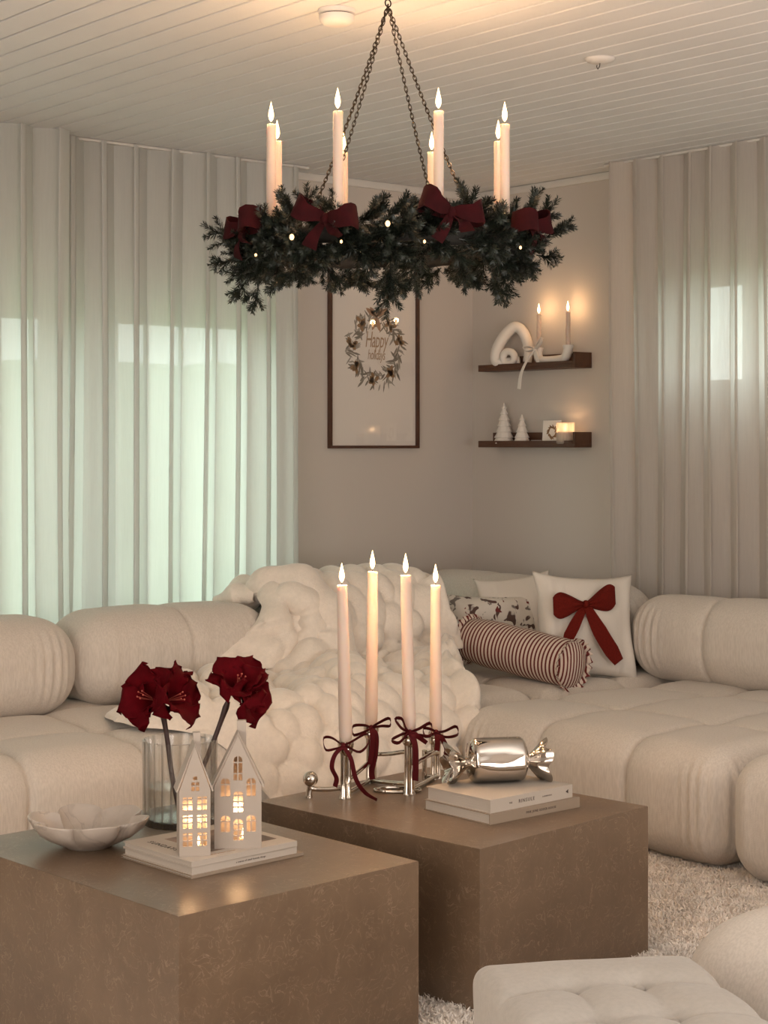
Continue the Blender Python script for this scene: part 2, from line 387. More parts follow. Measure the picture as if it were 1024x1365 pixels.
def smooth_path(pts, n):
    P = [Vector(p) for p in pts]; P = [P[0] * 2 - P[1]] + P + [P[-1] * 2 - P[-2]]; out = []; m = len(P) - 3
    for i in range(n):
        t = i / (n - 1) * m; k = min(int(t), m - 1); u = t - k; a, b, c, d = P[k:k + 4]
        out.append(0.5 * ((2 * b) + (c - a) * u + (2 * a - 5 * b + 4 * c - d) * u * u + (3 * b - a - 3 * c + d) * u ** 3))
    return out
# ------------------------------------------------------------------ the room
RX, RY = 8.6, 8.6
def struct(o): return tag(o, kind='structure')
struct(MB().box((-0.25, -0.25, -0.12), (RX + 0.2, RY + 0.2, 0)).build('floor', 'floor_wood', smooth=False))
ceil = struct(MB().box((-0.25, -0.25, CEIL + 0.014), (RX + 0.2, RY + 0.2, CEIL + 0.2)).build('ceiling', 'ceiling_paint', smooth=False))
# boarded ceiling: each board is proud of a recessed groove
PW = 0.108; plank_me = None
for i in range(79):
    if plank_me is None:
        m = MB(); prof = [(0.0042, 0.014), (0.0042, 0.003), (0.0065, 0), (PW - 0.0065, 0), (PW - 0.0042, 0.003), (PW - 0.0042, 0.014)]
        m.add([(x, 0, z) for x, z in prof] + [(x, RY, z) for x, z in prof],
              [tuple(range(6)), tuple(range(11, 5, -1))] + [(k, (k + 1) % 6, (k + 1) % 6 + 6, k + 6) for k in range(6)])
        plank_me = m.mesh('plank', False)
    link('plank', plank_me, 'ceiling_paint', ceil, (0.012 + i * PW, 0, CEIL))

def wall_with_hole(name, along, length, h0, h1, z0, z1):
    m = MB()
    for a0, a1, b0, b1 in ((-0.2 if along == 'x' else 0, h0, 0, CEIL), (h1, length, 0, CEIL), (h0, h1, 0, z0), (h0, h1, z1, CEIL)):
        if along == 'x': m.box((a0, -0.2, b0), (a1, 0, b1))
        else: m.box((-0.2, a0, b0), (0, a1, b1))
    return struct(m.build(name, 'wall_paint', smooth=False))
wall_with_hole('wall_left', 'x', RX, 1.24, 4.9, 0.12, 2.03)
wall_with_hole('wall_right', 'y', RY, 1.34, 3.2, 1.55, 2.12)
struct(MB().box((-0.2, RY, 0), (RX, RY + 0.2, CEIL)).build('wall_back', 'wall_paint', smooth=False))
struct(MB().box((RX, -0.2, 0), (RX + 0.2, RY + 0.2, CEIL)).build('wall_far_left', 'wall_paint', smooth=False))
# crown strip under the ceiling, baseboards
for nm, p0, p1 in (('trim_1', (0.0, 0, CEIL - 0.035), (RX, 0.014, CEIL)), ('trim_2', (0, 0.014, CEIL - 0.035), (0.014, RY, CEIL))):
    struct(MB().box(p0, p1, 0.004).build(nm, 'white_trim'))
struct(MB().box((0.0, 0, 0), (1.2, 0.014, 0.09), 0.003).build('baseboard_left', 'white_trim'))
struct(MB().box((0, 0.014, 0), (0.014, RY, 0.09), 0.003).build('baseboard_right', 'white_trim'))

# window wall: three tall panes with wide frames
w1 = struct(empty('window_1', (1.24, -0.1, 0.12)))
W, Hh = 3.66, 1.91
def bar(m, x0, z0, x1, z1, y0=-0.05, y1=0.05): m.box((x0, y0, z0), (x1, y1, z1), 0.006)
m = MB(); bar(m, 0, 0, W, 0.06); bar(m, 0, Hh - 0.09, W, Hh); bar(m, 0, 0.06, 0.06, Hh - 0.09); bar(m, W - 0.06, 0.06, W, Hh - 0.09)
m.build('window_frame', 'window_frame', w1)
cuts = [0.06, 0.80, 1.08, 1.86, 2.10, 2.86, 3.10, 3.60]
for a, b in ((0.80, 1.08), (1.86, 2.10), (2.86, 3.10)):
    mm = MB(); bar(mm, a, 0.06, a + 0.07, Hh - 0.09); bar(mm, b - 0.07, 0.06, b, Hh - 0.09); bar(mm, a + 0.07, 0.06, b - 0.07, Hh - 0.09, -0.02, 0.02)
    mm.build('mullion', 'window_frame', w1)
for a, b in ((0.06, 0.80), (1.08, 1.86), (2.10, 2.86), (3.10, 3.60)):
    mm = MB(); bar(mm, a, 0.06, a + 0.04, Hh - 0.09, -0.03, 0.03); bar(mm, b - 0.04, 0.06, b, Hh - 0.09, -0.03, 0.03)
    bar(mm, a + 0.04, 0.06, b - 0.04, 0.11, -0.03, 0.03); bar(mm, a + 0.04, Hh - 0.16, b - 0.04, Hh - 0.09, -0.03, 0.03)
    s = mm.build('sash', 'window_frame', w1)
    MB().box((a + 0.04, -0.004, 0.11), (b - 0.04, 0.004, Hh - 0.16)).build('pane', 'window_glass', s, smooth=False)
# high window in the right wall
w2 = struct(empty('window_2', (-0.1, 1.34, 1.55))); W2, H2 = 1.86, 0.57
def bar2(m, y0, z0, y1, z1, d=0.05): m.box((-d, y0, z0), (d, y1, z1), 0.005)
m = MB(); bar2(m, 0, 0, W2, 0.05); bar2(m, 0, H2 - 0.05, W2, H2); bar2(m, 0, 0.05, 0.04, H2 - 0.05); bar2(m, W2 - 0.04, 0.05, W2, H2 - 0.05)
m.build('window_frame', 'window_frame', w2)
for a, b in ((0.04, 0.32), (0.37, 0.96), (1.01, W2 - 0.04)):
    if a > 0.1:
        mm = MB(); bar2(mm, (0.32 if a < 0.5 else 0.96), 0.05, a, H2 - 0.05); mm.build('mullion', 'window_frame', w2)
    mm = MB(); bar2(mm, a, 0.05, a + 0.03, H2 - 0.05, 0.03); bar2(mm, b - 0.03, 0.05, b, H2 - 0.05, 0.03)
    bar2(mm, a + 0.03, 0.05, b - 0.03, 0.08, 0.03); bar2(mm, a + 0.03, H2 - 0.08, b - 0.03, H2 - 0.05, 0.03)
    s = mm.build('sash', 'window_frame', w2)
    MB().box((-0.004, a + 0.03, 0.08), (0.004, b - 0.03, H2 - 0.08)).build('pane', 'window_glass', s, smooth=False)
for nm, loc, rot, sx, sy in (('window_portal_left', (3.07, -0.16, 1.07), (PI / 2, 0, PI), 3.5, 1.8), ('window_portal_right', (-0.16, 2.28, 1.83), (PI / 2, 0, PI / 2 * 3), 1.75, 0.5)):
    l = bpy.data.lights.new(nm, 'AREA'); l.shape = 'RECTANGLE'; l.size = sx; l.size_y = sy; l.cycles.is_portal = True
    o = bpy.data.objects.new(nm, l); COL.objects.link(o); o.location = loc; o.rotation_euler = rot
# the garden outside
tag(MB().box((-14, -14, -0.35), (14, -0.25, -0.2)).build('lawn', 'grass', smooth=False), kind='structure')
tag(MB().box((-14, -0.25, -0.35), (-0.26, 14, -0.2)).build('lawn_strip', 'grass', smooth=False), kind='structure')
def hedge(name, label, a, b, seed):
    nx, nz = 60, 14; L_ = Vector(b) - Vector(a); m = MB(); r = random.Random(seed)
    side = Vector((-L_.y, L_.x, 0)).normalized()
    def fn(s, t):
        ang = t * PI; rad = 0.45 + 0.07 * math.sin(s * 61 + t * 9) + 0.05 * math.sin(s * 143 - t * 17) + r.uniform(-0.03, 0.03)
        return Vector(a) + L_ * s + side * (math.cos(ang) * rad) + UP * (math.sin(ang) ** 0.4 * (2.0 + rad * 0.3) - 0.2)
    return tag(m.grid(fn, nx, nz).build(name, 'hedge'), label, 'hedge')
hedge('hedge', 'clipped green garden hedge seen dimly through the left window sheers', (-2, -4.2, 0), (9, -4.4, 0), 3)
hedge('hedge', 'tall green garden hedge seen dimly through the small right window', (-2.9, 0.2, -0.35), (-2.7, 5.5, -0.35), 4)

# ------------------------------------------------------------------ curtains
def curtain(name, label, wall, s0, s1, base, wave, amp, m, seed, mat_name, ztop, zbot):
    r = random.Random(seed); n = max(2, round((s1 - s0) / wave)); ph = r.uniform(0, 6.28)
    jit = [r.uniform(-0.25, 0.25) for _ in range(n + 2)]; am = [r.uniform(0.75, 1.25) for _ in range(n + 2)]
    NU = n * 18 + 1; NV = 34; vs = []
    for j in range(NV):
        t = j / (NV - 1); z = ztop + (zbot - ztop) * t
        for i in range(NU):
            q = i / (NU - 1) * n; k = int(q); fr = q - k
            jj = jit[k] * (1 - fr) + jit[k + 1] * fr; aa = am[k] * (1 - fr) + am[k + 1] * fr
            lean = (jit[(k * 3 + 1) % (n + 1)] * (1 - fr) + jit[((k + 1) * 3 + 1) % (n + 1)] * fr) * 0.9
            phi = 2 * PI * q + jj * 1.5
            s = s0 + (s1 - s0) * q / n + wave * (0.21 * math.sin(2 * phi) + lean * t * t * 0.55)
            d = base + amp * aa * (math.sin(phi) + 0.28 * math.sin(2 * phi + 0.8) + 0.10 * math.sin(0.5 * phi + 2 * t + ph)) * (1.0 - 0.15 * t) + 0.012 * math.sin(q * 1.3 + 3 * t + ph)
            vs.append((s, d, z) if wall == 'left' else (d, s, z))
    m_ = MB(); m_.add(vs, [(j * NU + i, j * NU + i + 1, (j + 1) * NU + i + 1, (j + 1) * NU + i) for j in range(NV - 1) for i in range(NU - 1)])
    me = bpy.data.meshes.new(name); me.from_pydata(m_.v, [], m_.f); me.update(); shade(me, 180)
    return tag(link(name, me, mat_name), label, 'curtain')
curtain('sheer_curtain', 'white sheer curtain panel in deep folds before the tall window, beside the framed picture', 'left', 1.19, 2.50, 0.15, 0.165, 0.042, 0, 5, 'sheer_cloth', CEIL - 0.004, 0.03)
curtain('sheer_curtain', 'white sheer curtain panel at the far left edge of the tall window', 'left', 2.44, 4.9, 0.27, 0.165, 0.042, 0, 9, 'sheer_cloth', CEIL - 0.004, 0.03)
curtain('sheer_curtain', 'beige sheer curtain hanging before the small high window on the right', 'right', 1.10, 3.3, 0.17, 0.135, 0.040, 0, 21, 'sheer_cloth_right', CEIL - 0.004, 0.03)
tag(MB().box((1.15, 0.135, CEIL - 0.012), (4.95, 0.165, CEIL - 0.001), 0.003).build('curtain_rail', 'white_trim'), 'white ceiling rail carrying the curtains of the tall window', 'curtain rail')
tag(MB().box((0.155, 1.06, CEIL - 0.012), (0.185, 3.35, CEIL - 0.001), 0.003).build('curtain_rail', 'white_trim'), 'white ceiling rail carrying the curtain of the high window', 'curtain rail')

# ------------------------------------------------------------------ rug
rug = empty('shag_rug', (0, 0, 0)); tag(rug, 'cream long pile shag rug under the tables and stool', 'rug')
MB().box((1.0, 1.5, 0.0), (6.3, 6.2, 0.012), 0.004).build('rug_backing', 'rug_pile', rug)
def pile(n, x0, x1, y0, y1, seed):
    r = np.random.RandomState(seed); b = np.stack([r.uniform(x0, x1, n), r.uniform(y0, y1, n), np.full(n, 0.010)], 1)
    clump = np.stack([np.sin(b[:, 0] * 31 + 2 * np.sin(b[:, 1] * 23)), np.cos(b[:, 1] * 29 + 2 * np.sin(b[:, 0] * 27))], 1)
    d = np.concatenate([clump * 0.35 + r.normal(size=(n, 2)) * 0.6, np.full((n, 1), 1.3)], 1); d /= np.linalg.norm(d, axis=1)[:, None]
    Ln = r.uniform(0.014, 0.026, n)[:, None]; ang = r.uniform(0, 2 * PI, n)
    s = np.stack([np.cos(ang), np.sin(ang), np.zeros(n)], 1) * 0.0024
    mid = b + d * Ln * 0.55; tip = b + d * Ln; tip[:, 2] -= Ln[:, 0] * 0.22; tip[:, :2] += d[:, :2] * Ln * 0.25
    V = np.stack([b - s, b + s, mid + s * 0.9, mid - s * 0.9, tip], 1).reshape(-1, 3)
    k = np.arange(n)[:, None] * 5
    fs = [tuple(q) for q in (k + np.array([0, 1, 2, 3])).tolist()] + [tuple(q) for q in (k + np.array([3, 2, 4])).tolist()]
    me = bpy.data.meshes.new('pile'); me.from_pydata(V.tolist(), [], fs); me.update(); return me
tag(link('pile', pile(230000, 1.45, 3.6, 1.9, 4.7, 4), 'rug_pile', rug), kind='stuff')

# ------------------------------------------------------------------ sofa
def rounded(lx, ly, lz, r, step):
    """surface of a rounded box: vertices, outward directions, quads"""
    n = [max(4, round(l / step)) for l in (lx, ly, lz)]; L_ = np.array([lx, ly, lz]); allv = []; allf = []; off = 0
    for ax in range(3):
        i, j = [k for k in range(3) if k != ax]
        gi, gj = np.linspace(0, 1, n[i] + 1), np.linspace(0, 1, n[j] + 1)
        A, B = np.meshgrid(gi, gj, indexing='ij')
        for side in (0, 1):
            P = np.zeros((A.size, 3)); P[:, i] = A.ravel() * L_[i]; P[:, j] = B.ravel() * L_[j]; P[:, ax] = side * L_[ax]
            idx = np.arange(A.size).reshape(A.shape)
            q = np.stack([idx[:-1, :-1], idx[1:, :-1], idx[1:, 1:], idx[:-1, 1:]], -1).reshape(-1, 4)
            flip = (side == 1) ^ (ax == 1)
            if not flip: q = q[:, ::-1]
            allv.append(P); allf.append(q + off); off += len(P)
    V = np.concatenate(allv); Q = np.concatenate(allf)
    _, first, inv = np.unique(np.round(V, 5), axis=0, return_index=True, return_inverse=True)
    V = V[first]; Q = inv.reshape(-1)[Q]
    rr = np.minimum(np.array([r, r, r]), L_ / 2 * 0.98); inner = np.clip(V, rr, L_ - rr); d = V - inner
    nl = np.linalg.norm(d / rr, axis=1); nl[nl == 0] = 1
    # push cube points out onto the rounded surface
    mx = np.max(np.abs(d / rr), axis=1); Nn = (d / rr) / nl[:, None]
    return inner + Nn * rr * np.where(mx > 0, 1, 0)[:, None], Nn, Q
def puffy(name, lx, ly, lz, r, sx=(), sy=(), sz=(), depth=0.045, wid=0.15, step=0.0095, seed=1, crown=0.02, wrinkle=1.0):
    P, N, Q = rounded(lx, ly, lz, r, step); L_ = np.array([lx, ly, lz]); disp = np.zeros(len(P)); near = np.zeros(len(P))
    for ax, seams in ((0, sx), (1, sy), (2, sz)):
        wgt = 1 - np.abs(N[:, ax]) ** 2
        for s in seams:
            wob = s + 0.006 * snoise(P, (6, 6, 6), seed + int(s * 100), 4)
            dist = np.abs(P[:, ax] - wob); e = np.clip(1 - dist / wid, 0, 1)
            prof = (1 - np.sqrt(np.clip(1 - e ** 2, 0, 1))) * 0.85 + np.exp(-(dist / 0.007) ** 2) * 0.35
            disp -= depth * prof * wgt; near = np.maximum(near, np.exp(-dist / 0.05) * wgt)
    # fullness towards the middle of each face, soft lumps, pulled folds beside the seams
    fx = [np.clip(4 * P[:, k] / L_[k] * (1 - P[:, k] / L_[k]), 0, 1) for k in range(3)]
    disp += crown * (np.abs(N[:, 2]) * fx[0] * fx[1] + np.abs(N[:, 1]) * fx[0] * fx[2] + np.abs(N[:, 0]) * fx[1] * fx[2])
    disp += 0.005 * snoise(P, (4, 4, 4), seed)
    side = 1 - np.abs(N[:, 2])
    folds = np.clip(snoise(P, (46, 46, 3.0), seed + 7, 8), -0.4, 2) * np.clip(snoise(P, (3, 3, 1.2), seed + 9, 5), 0, 1.3)
    disp += wrinkle * 0.0085 * folds * side * (0.55 + 0.9 * near)
    tang = np.where(np.abs(N[:, 0]) > np.abs(N[:, 1]), np.minimum(P[:, 1], ly - P[:, 1]), np.minimum(P[:, 0], lx - P[:, 0]))
    gate = np.clip(snoise(P, (4, 4, 1.5), seed + 17, 5) + 0.5, 0, 1.3)
    disp += wrinkle * 0.0085 * np.sin(2 * PI * tang / 0.036 + 1.2 * snoise(P, (3, 3, 5), seed + 19, 4)) * np.exp(-((tang - 0.13) / 0.07) ** 2) * gate * np.clip(side * 1.2 - 0.2, 0, 1)
    topf = snoise(P, (14, 14, 14), seed + 13, 8) * near
    disp += wrinkle * 0.0038 * topf
    return np_mesh(name, P + N * disp[:, None], Q)

SEAT = 0.40
sofa = empty('corner_sofa', (0, 0, 0)); tag(sofa, 'large cream modular corner sofa with plump tufted seats', 'sofa')
def module(label, x0, x1, y0, y1, sx, sy, seed):
    lx, ly = x1 - x0, y1 - y0
    root = link('seat_module', puffy('seat_module', lx, ly, SEAT - 0.012, 0.115, [s - x0 for s in sx], [s - y0 for s in sy], seed=seed, depth=0.030), 'sofa_fabric', sofa, (x0, y0, 0.012))
    root['label'] = label
    return root
def backrest(label, x0, x1, y0, y1, sx, sy, seed, h=0.34, z=None):
    root = link('backrest', puffy('backrest', x1 - x0, y1 - y0, h, 0.14, [s - x0 for s in sx], [s - y0 for s in sy], depth=0.016, wid=0.10, step=0.0105, seed=seed, crown=0.012),
                'sofa_fabric', sofa, (x0, y0, SEAT - 0.01 if z is None else z))
    root['label'] = label; return root
module('cream tufted sofa seat at the far left, in front of the window', 2.50, 3.79, 0.50, 1.66, (2.92, 3.35), (0.90, 1.31), 3)
module('cream sofa seat lying mostly under the fluffy throw', 1.13, 2.49, 0.50, 1.66, (1.62, 2.06), (0.90, 1.31), 5)
module('cream corner sofa seat under the cushions and striped bolster', 0.20, 1.12, 0.30, 1.66, (0.66,), (0.75, 1.2), 8)
module('long cream tufted sofa seat on the right, nearest the silver candy', 0.26, 1.67, 1.69, 2.935, (0.70, 1.22), (2.12, 2.53), 12)
module('cream tufted sofa seat at the far right edge of the room', 0.26, 1.69, 2.945, 4.20, (0.70, 1.22), (3.36, 3.78), 15)
backrest('plump cream sofa backrest cut off at the left edge', 2.765, 3.63, 0.58, 0.98, (3.20,), (), 21)
backrest('plump cream sofa backrest behind the red flowers', 1.90, 2.755, 0.58, 0.98, (2.31,), (), 24)
backrest('cream sofa backrest draped with the fluffy throw', 1.03, 1.89, 0.58, 0.98, (1.46,), (), 27)
backrest('cream sofa backrest in the corner behind the cushions', 0.245, 0.56, 0.14, 1.49, (), (0.60, 1.05), 31, 0.36)
backrest('plump cream sofa backrest under the right hand curtain', 0.245, 0.56, 1.50, 2.78, (), (1.93, 2.36), 34)
backrest('cream sofa backrest beyond the right edge', 0.245, 0.56, 2.79, 4.05, (), (3.2, 3.6), 37)

# ------------------------------------------------------------------ coffee tables
def plinth(label, fc, rc, lc, seed):
    o, r_, l_ = Vector(fc), Vector(rc), Vector(lc); e1 = r_ - o; e2 = l_ - o
    lx, ly = e1.length, e2.length
    # square up: the mean of both edge directions
    a1 = math.atan2(e1.y, e1.x); a2 = math.atan2(e2.y, e2.x); da = (a2 - a1 + PI) % (2 * PI) - PI
    sgn = 1 if da > 0 else -1; a = a1 + (da - sgn * PI / 2) / 2
    root = empty('coffee_table', (o.x, o.y, 0), a); tag(root, label, 'coffee table', 'stone look coffee tables')
    h, t = 0.40, 0.02; base = 0.013; y1 = ly * sgn
    def panel(name, corners, nrm):
        m = MB(); out = [Vector(c) for c in corners]; cen = sum(out, Vector()) / 4
        inn = []
        for c in out:
            d = Vector([0, 0, 0]); cc = c - Vector((lx / 2, y1 / 2, h / 2))
            q = c.copy()
            for k in range(3): q[k] -= math.copysign(t, cc[k])
            inn.append(q)
        m.add(out + inn, [(0, 1, 2, 3), (7, 6, 5, 4), (0, 4, 5, 1), (1, 5, 6, 2), (2, 6, 7, 3), (3, 7, 4, 0)])
        ob = m.build(name, 'stone_veneer', root, smooth=False)
        bv = ob.modifiers.new('edge', 'BEVEL'); bv.width = 0.0015; bv.segments = 2
    panel('top_panel', [(0, 0, h), (lx, 0, h), (lx, y1, h), (0, y1, h)], 2)
    panel('side_panel', [(0, 0, base), (lx, 0, base), (lx, 0, h), (0, 0, h)], 1)
    panel('side_panel', [(0, y1, base), (lx, y1, base), (lx, y1, h), (0, y1, h)], 1)
    panel('side_panel', [(0, 0, base), (0, y1, base), (0, y1, h), (0, 0, h)], 0)
    panel('side_panel', [(lx, 0, base), (lx, y1, base), (lx, y1, h), (lx, 0, h)], 0)
    return root
TT = 0.40
plinth('brown stone look plinth table with the candles and silver candy', pt(640, 1132, TT), pt(861, 1074, TT), pt(347, 1067, TT), 1)
plinth('brown stone look plinth table with the house lanterns and flowers', pt(238, 1222, TT), pt(551, 1146, TT), pt(-46, 1121, TT), 2)
# ------------------------------------------------------------------ candles
def flame_mesh(s=1.0):
    m = MB(); m.lathe([(0.0006 * s, 0), (0.0050 * s, 0.006 * s), (0.0074 * s, 0.015 * s), (0.0068 * s, 0.024 * s), (0.0044 * s, 0.035 * s), (0.0019 * s, 0.046 * s), (0.0002 * s, 0.053 * s)], 10)
    return m.mesh('flame')
FLAME = flame_mesh(); FLAME_S = flame_mesh(0.9)
def flame_light(root, loc, power, size=0.012):
    l = bpy.data.lights.new('flame_light', 'POINT'); l.energy = power; l.color = (1.0, 0.58, 0.28); l.shadow_soft_size = size
    o = bpy.data.objects.new('flame_light', l); COL.objects.link(o); o.parent = root; o.location = loc
def taper(name, label, loc, length, r0, r1, lean=(0, 0), group=None, waxmat='wax', flame=None, twist=0, seed=0, power=3.3):
    root = empty(name, loc); tag(root, label, 'candle', group)
    top = Vector((lean[0], lean[1], length)); n = 14 if not twist else 40; m = MB(); seg = 20
    if twist:
        vs = []
        for i in range(n):
            t = i / (n - 1); r = r0 + (r1 - r0) * t; c = top * t
            for k in range(seg):
                a = 2 * PI * k / seg; q = r * (1 + 0.10 * math.cos(4 * (a + t * twist))) * (1.15 if t > 0.975 else 1)
                vs.append(c + Vector((q * math.cos(a), q * math.sin(a), 0)))
        m.add(vs, [(i * seg + k, i * seg + (k + 1) % seg, (i + 1) * seg + (k + 1) % seg, (i + 1) * seg + k) for i in range(n - 1) for k in range(seg)] + [tuple(range(seg))[::-1], tuple((n - 1) * seg + k for k in range(seg))])
    else:
        prof = [(r0 * 0.92, 0)] + [(r0 + (r1 - r0) * t, length * t) for t in [i / 12 * 0.995 for i in range(1, 13)]] + [(r1 * 0.93, length), (r1 * 0.55, length - 0.0015), (0.0012, length - 0.0025)]
        m.lathe(prof, seg); m.v = [(x + top.x * z / length, y + top.y * z / length, z) for x, y, z in m.v]
    m.build('candle_body', waxmat, root)
    fs = 1.0 if flame is None else 0.62
    MB().tube([top, top + Vector((0.0005, 0, 0.006)) , top + Vector((0.0015, 0, 0.011 * fs))], 0.0009, 6).build('wick', 'wick', root)
    flame_light(root, top + Vector((0.0008, 0, 0.030)), power)
    link('flame', FLAME if flame is None else flame, 'flame', root, top + Vector((0.0008, 0, 0.007 * fs)), (0, 0, seed))
    return root

# four tall candles on the right table; base points on the table, then heights from the picture
HP = [pt(461, 1064, TT), pt(495, 1043, TT), pt(546, 1059, TT), pt(581, 1038, TT)]   # posts of the holder
def hz(p, py):                                        # height at which the vertical line through p is seen at py
    d = (Vector((p.x, p.y, 0)) - Vector((cam.location.x, cam.location.y, 0))).dot(AHEAD); return H - (py - HOR) / F * d
TOPS = [780, 762, 767, 780]; SOCK = [988, 968, 976, 976]; LEANX = [-5, 2, -5, 0]
names = ['leftmost tall white taper candle on the silver holder', 'tallest white taper candle, second from the left on the silver holder',
         'white taper candle third from the left on the silver holder', 'rightmost tall white taper candle on the silver holder, near the silver candy']
for i, p in enumerate(HP):
    z0 = hz(p, SOCK[i]); ln = hz(p, TOPS[i]) - z0; lx = LEANX[i] * 0.002
    taper('taper_candle', names[i], (p.x, p.y, z0), ln, 0.0185, 0.0140, (RIGHT.x * lx, RIGHT.y * lx), 'tall candles on the table', seed=i, power=5.0)

# ------------------------------------------------------------------ silver candle holder: linked posts, balls and bars
hold = empty('candle_holder', (HP[0].x, HP[0].y, TT)); tag(hold, 'polished silver linked candle holder with ball joints on the brown table', 'candle holder')
O = Vector((HP[0].x, HP[0].y, TT))
def loc3(p, z): return Vector((p.x, p.y, z)) - O
tops = [hz(p, s) for p, s in zip(HP, SOCK)]
for i, p in enumerate(HP):
    zt = tops[i] - 0.004
    b = MB(); b.sphere(loc3(p, zt - 0.018), 0.020, 18, 12); b.lathe([(0.0205, zt - TT - 0.012), (0.0222, zt - TT - 0.004), (0.0215, zt - TT + 0.004), (0.0188, zt - TT + 0.005), (0.0186, zt - TT - 0.006)], 20, loc3(p, TT)).build('candle_cup', 'silver', hold)
    for k, s in enumerate((-0.011, 0.011)):       # a post is two slim legs fused side by side
        q = p + RIGHT * s * 0.6 + AHEAD * s * 0.5
        MB().tube([loc3(q, zt - 0.03), loc3(q, (zt + TT) / 2), loc3(q, TT + 0.008), loc3(q, TT + 0.0005)], [0.008, 0.0075, 0.009, 0.0115], 10).build('post', 'silver', hold)
def bow_bar(a, za, b, zb, sag, r=0.0062):
    m_ = (a + b) / 2; pts = [loc3(a, za), loc3(a.lerp(b, 0.15), za + sag * 0.6), loc3(m_, (za + zb) / 2 + sag), loc3(a.lerp(b, 0.85), zb + sag * 0.6), loc3(b, zb)]
    MB().tube(smooth_path(pts, 14), [r * 1.9, r * 1.4, r * 1.1] + [r] * 8 + [r * 1.1, r * 1.4, r * 1.9], 10).build('bar', 'silver', hold)
bow_bar(HP[0], TT + 0.050, HP[1], TT + 0.062, -0.004); bow_bar(HP[0], TT + 0.012, HP[1], TT + 0.010, -0.002)
bow_bar(HP[1], TT + 0.088, HP[2], TT + 0.115, -0.006); bow_bar(HP[1], TT + 0.010, HP[2], TT + 0.026, -0.002)
bow_bar(HP[2], TT + 0.070, HP[3], TT + 0.075, 0.004); bow_bar(HP[2], TT + 0.008, HP[3], TT + 0.008, 0.0)
bend = pt(566, 1040, TT); bow_bar(bend, TT + 0.010, HP[3], TT + 0.010, 0); bow_bar(bend, TT + 0.075, HP[3], TT + 0.078, 0)
MB().tube([loc3(bend, TT + 0.001), loc3(bend, TT + 0.085)], 0.0075, 10).build('post', 'silver', hold)
# flat oval foot loop by the third post
c3 = pt(530, 1055, TT); MB().ring([c3 - O + RIGHT * 0.062 * math.cos(a) + AHEAD * 0.030 * math.sin(a) + UP * 0.005 for a in [2 * PI * k / 40 for k in range(40)]], 0.0048, 8).build('foot_loop', 'silver', hold)
# low end arm with a ball
e0 = pt(412, 1063, TT)
bow_bar(e0 + RIGHT * 0.002, TT + 0.026, HP[0], TT + 0.030, -0.005, 0.0065)
MB().tube([loc3(e0, TT + 0.0005), loc3(e0, TT + 0.012), loc3(e0 + RIGHT * 0.004, TT + 0.034)], [0.010, 0.0085, 0.009], 10).build('end_foot', 'silver', hold)
MB().sphere(loc3(e0 + RIGHT * 0.004, TT + 0.050), 0.0205, 20, 14).build('end_ball', 'silver', hold)

# ------------------------------------------------------------------ thin red ribbons tied to the holder
def thin_bow(label, knot, size, loops, tails, w=0.011):
    w *= 1.35; return _thin_bow(label, knot, size, loops, tails, w)
def _thin_bow(label, knot, size, loops, tails, w):
    """loops, tails: lists of (right, up, towards camera) offsets from the knot, in metres"""
    root = empty('ribbon_bow', knot); tag(root, label, 'ribbon', 'thin red ribbons on the silver holder')
    def P(q): return RIGHT * q[0] + UP * q[1] - AHEAD * q[2]
    for lp in loops:
        path = smooth_path([P((0, 0, 0))] + [P(q) for q in lp] + [P((0, 0, 0.003))], 22)
        wd = [(-AHEAD * 0.75 + UP * 0.55).normalized()] * len(path)
        MB().strip(path, wd, [w * (0.55 + 0.45 * math.sin(PI * i / 21)) for i in range(22)], 0.0012).build('loop', 'ribbon_red', root)
    for tl in tails:
        path = smooth_path([P((0, 0, 0.004))] + [P(q) for q in tl], 22)
        wd = [(RIGHT * math.cos(0.5 * i / 21) + -AHEAD * math.sin(0.9 * i / 21)).normalized() for i in range(22)]
        MB().strip(path, wd, [w * (0.7 + 0.4 * i / 21) for i in range(22)], 0.0012).build('tail', 'ribbon_red', root)
    MB().sphere((0, 0, 0), 0.0075, 12, 8, (1, 1, 1.1)).build('knot', 'ribbon_red', root)
    return root
def kn(i, py, dx=0.0): return Vector((HP[i].x, HP[i].y, hz(HP[i], py))) - AHEAD * 0.027 + RIGHT * dx
thin_bow('thin red ribbon bow tied on the leftmost candle post, tails crossing to the table', kn(0, 992, -0.006), 1,
         [[(-0.030, 0.022, 0.004), (-0.052, 0.022, 0.010), (-0.046, -0.008, 0.012), (-0.020, -0.006, 0.008)], [(0.025, 0.014, 0.006), (0.062, 0.034, 0.010), (0.066, 0.008, 0.014), (0.044, -0.014, 0.012), (0.016, -0.004, 0.006)]],
         [[(-0.022, -0.022, 0.010), (-0.030, -0.055, 0.012), (-0.018, -0.085, 0.006), (-0.022, -0.108, 0.004)], [(0.020, -0.030, 0.014), (0.034, -0.085, 0.018), (0.058, -0.120, 0.020), (0.090, -0.1385, 0.028)]])
thin_bow('thin red ribbon bow tied on the second candle post', kn(1, 968), 1,
         [[(-0.020, 0.008, 0.006), (-0.050, 0.006, 0.010), (-0.048, -0.018, 0.012), (-0.018, -0.010, 0.006)], [(0.020, 0.014, 0.006), (0.050, 0.028, 0.010), (0.052, 0.008, 0.012), (0.028, 0.006, 0.008)]],
         [[(0.014, -0.020, 0.012), (0.012, -0.070, 0.016), (0.002, -0.115, 0.018), (0.004, -0.140, 0.024)], [(0.004, -0.015, 0.012), (0.003, -0.06, 0.014), (-0.004, -0.10, 0.015)]], 0.013)
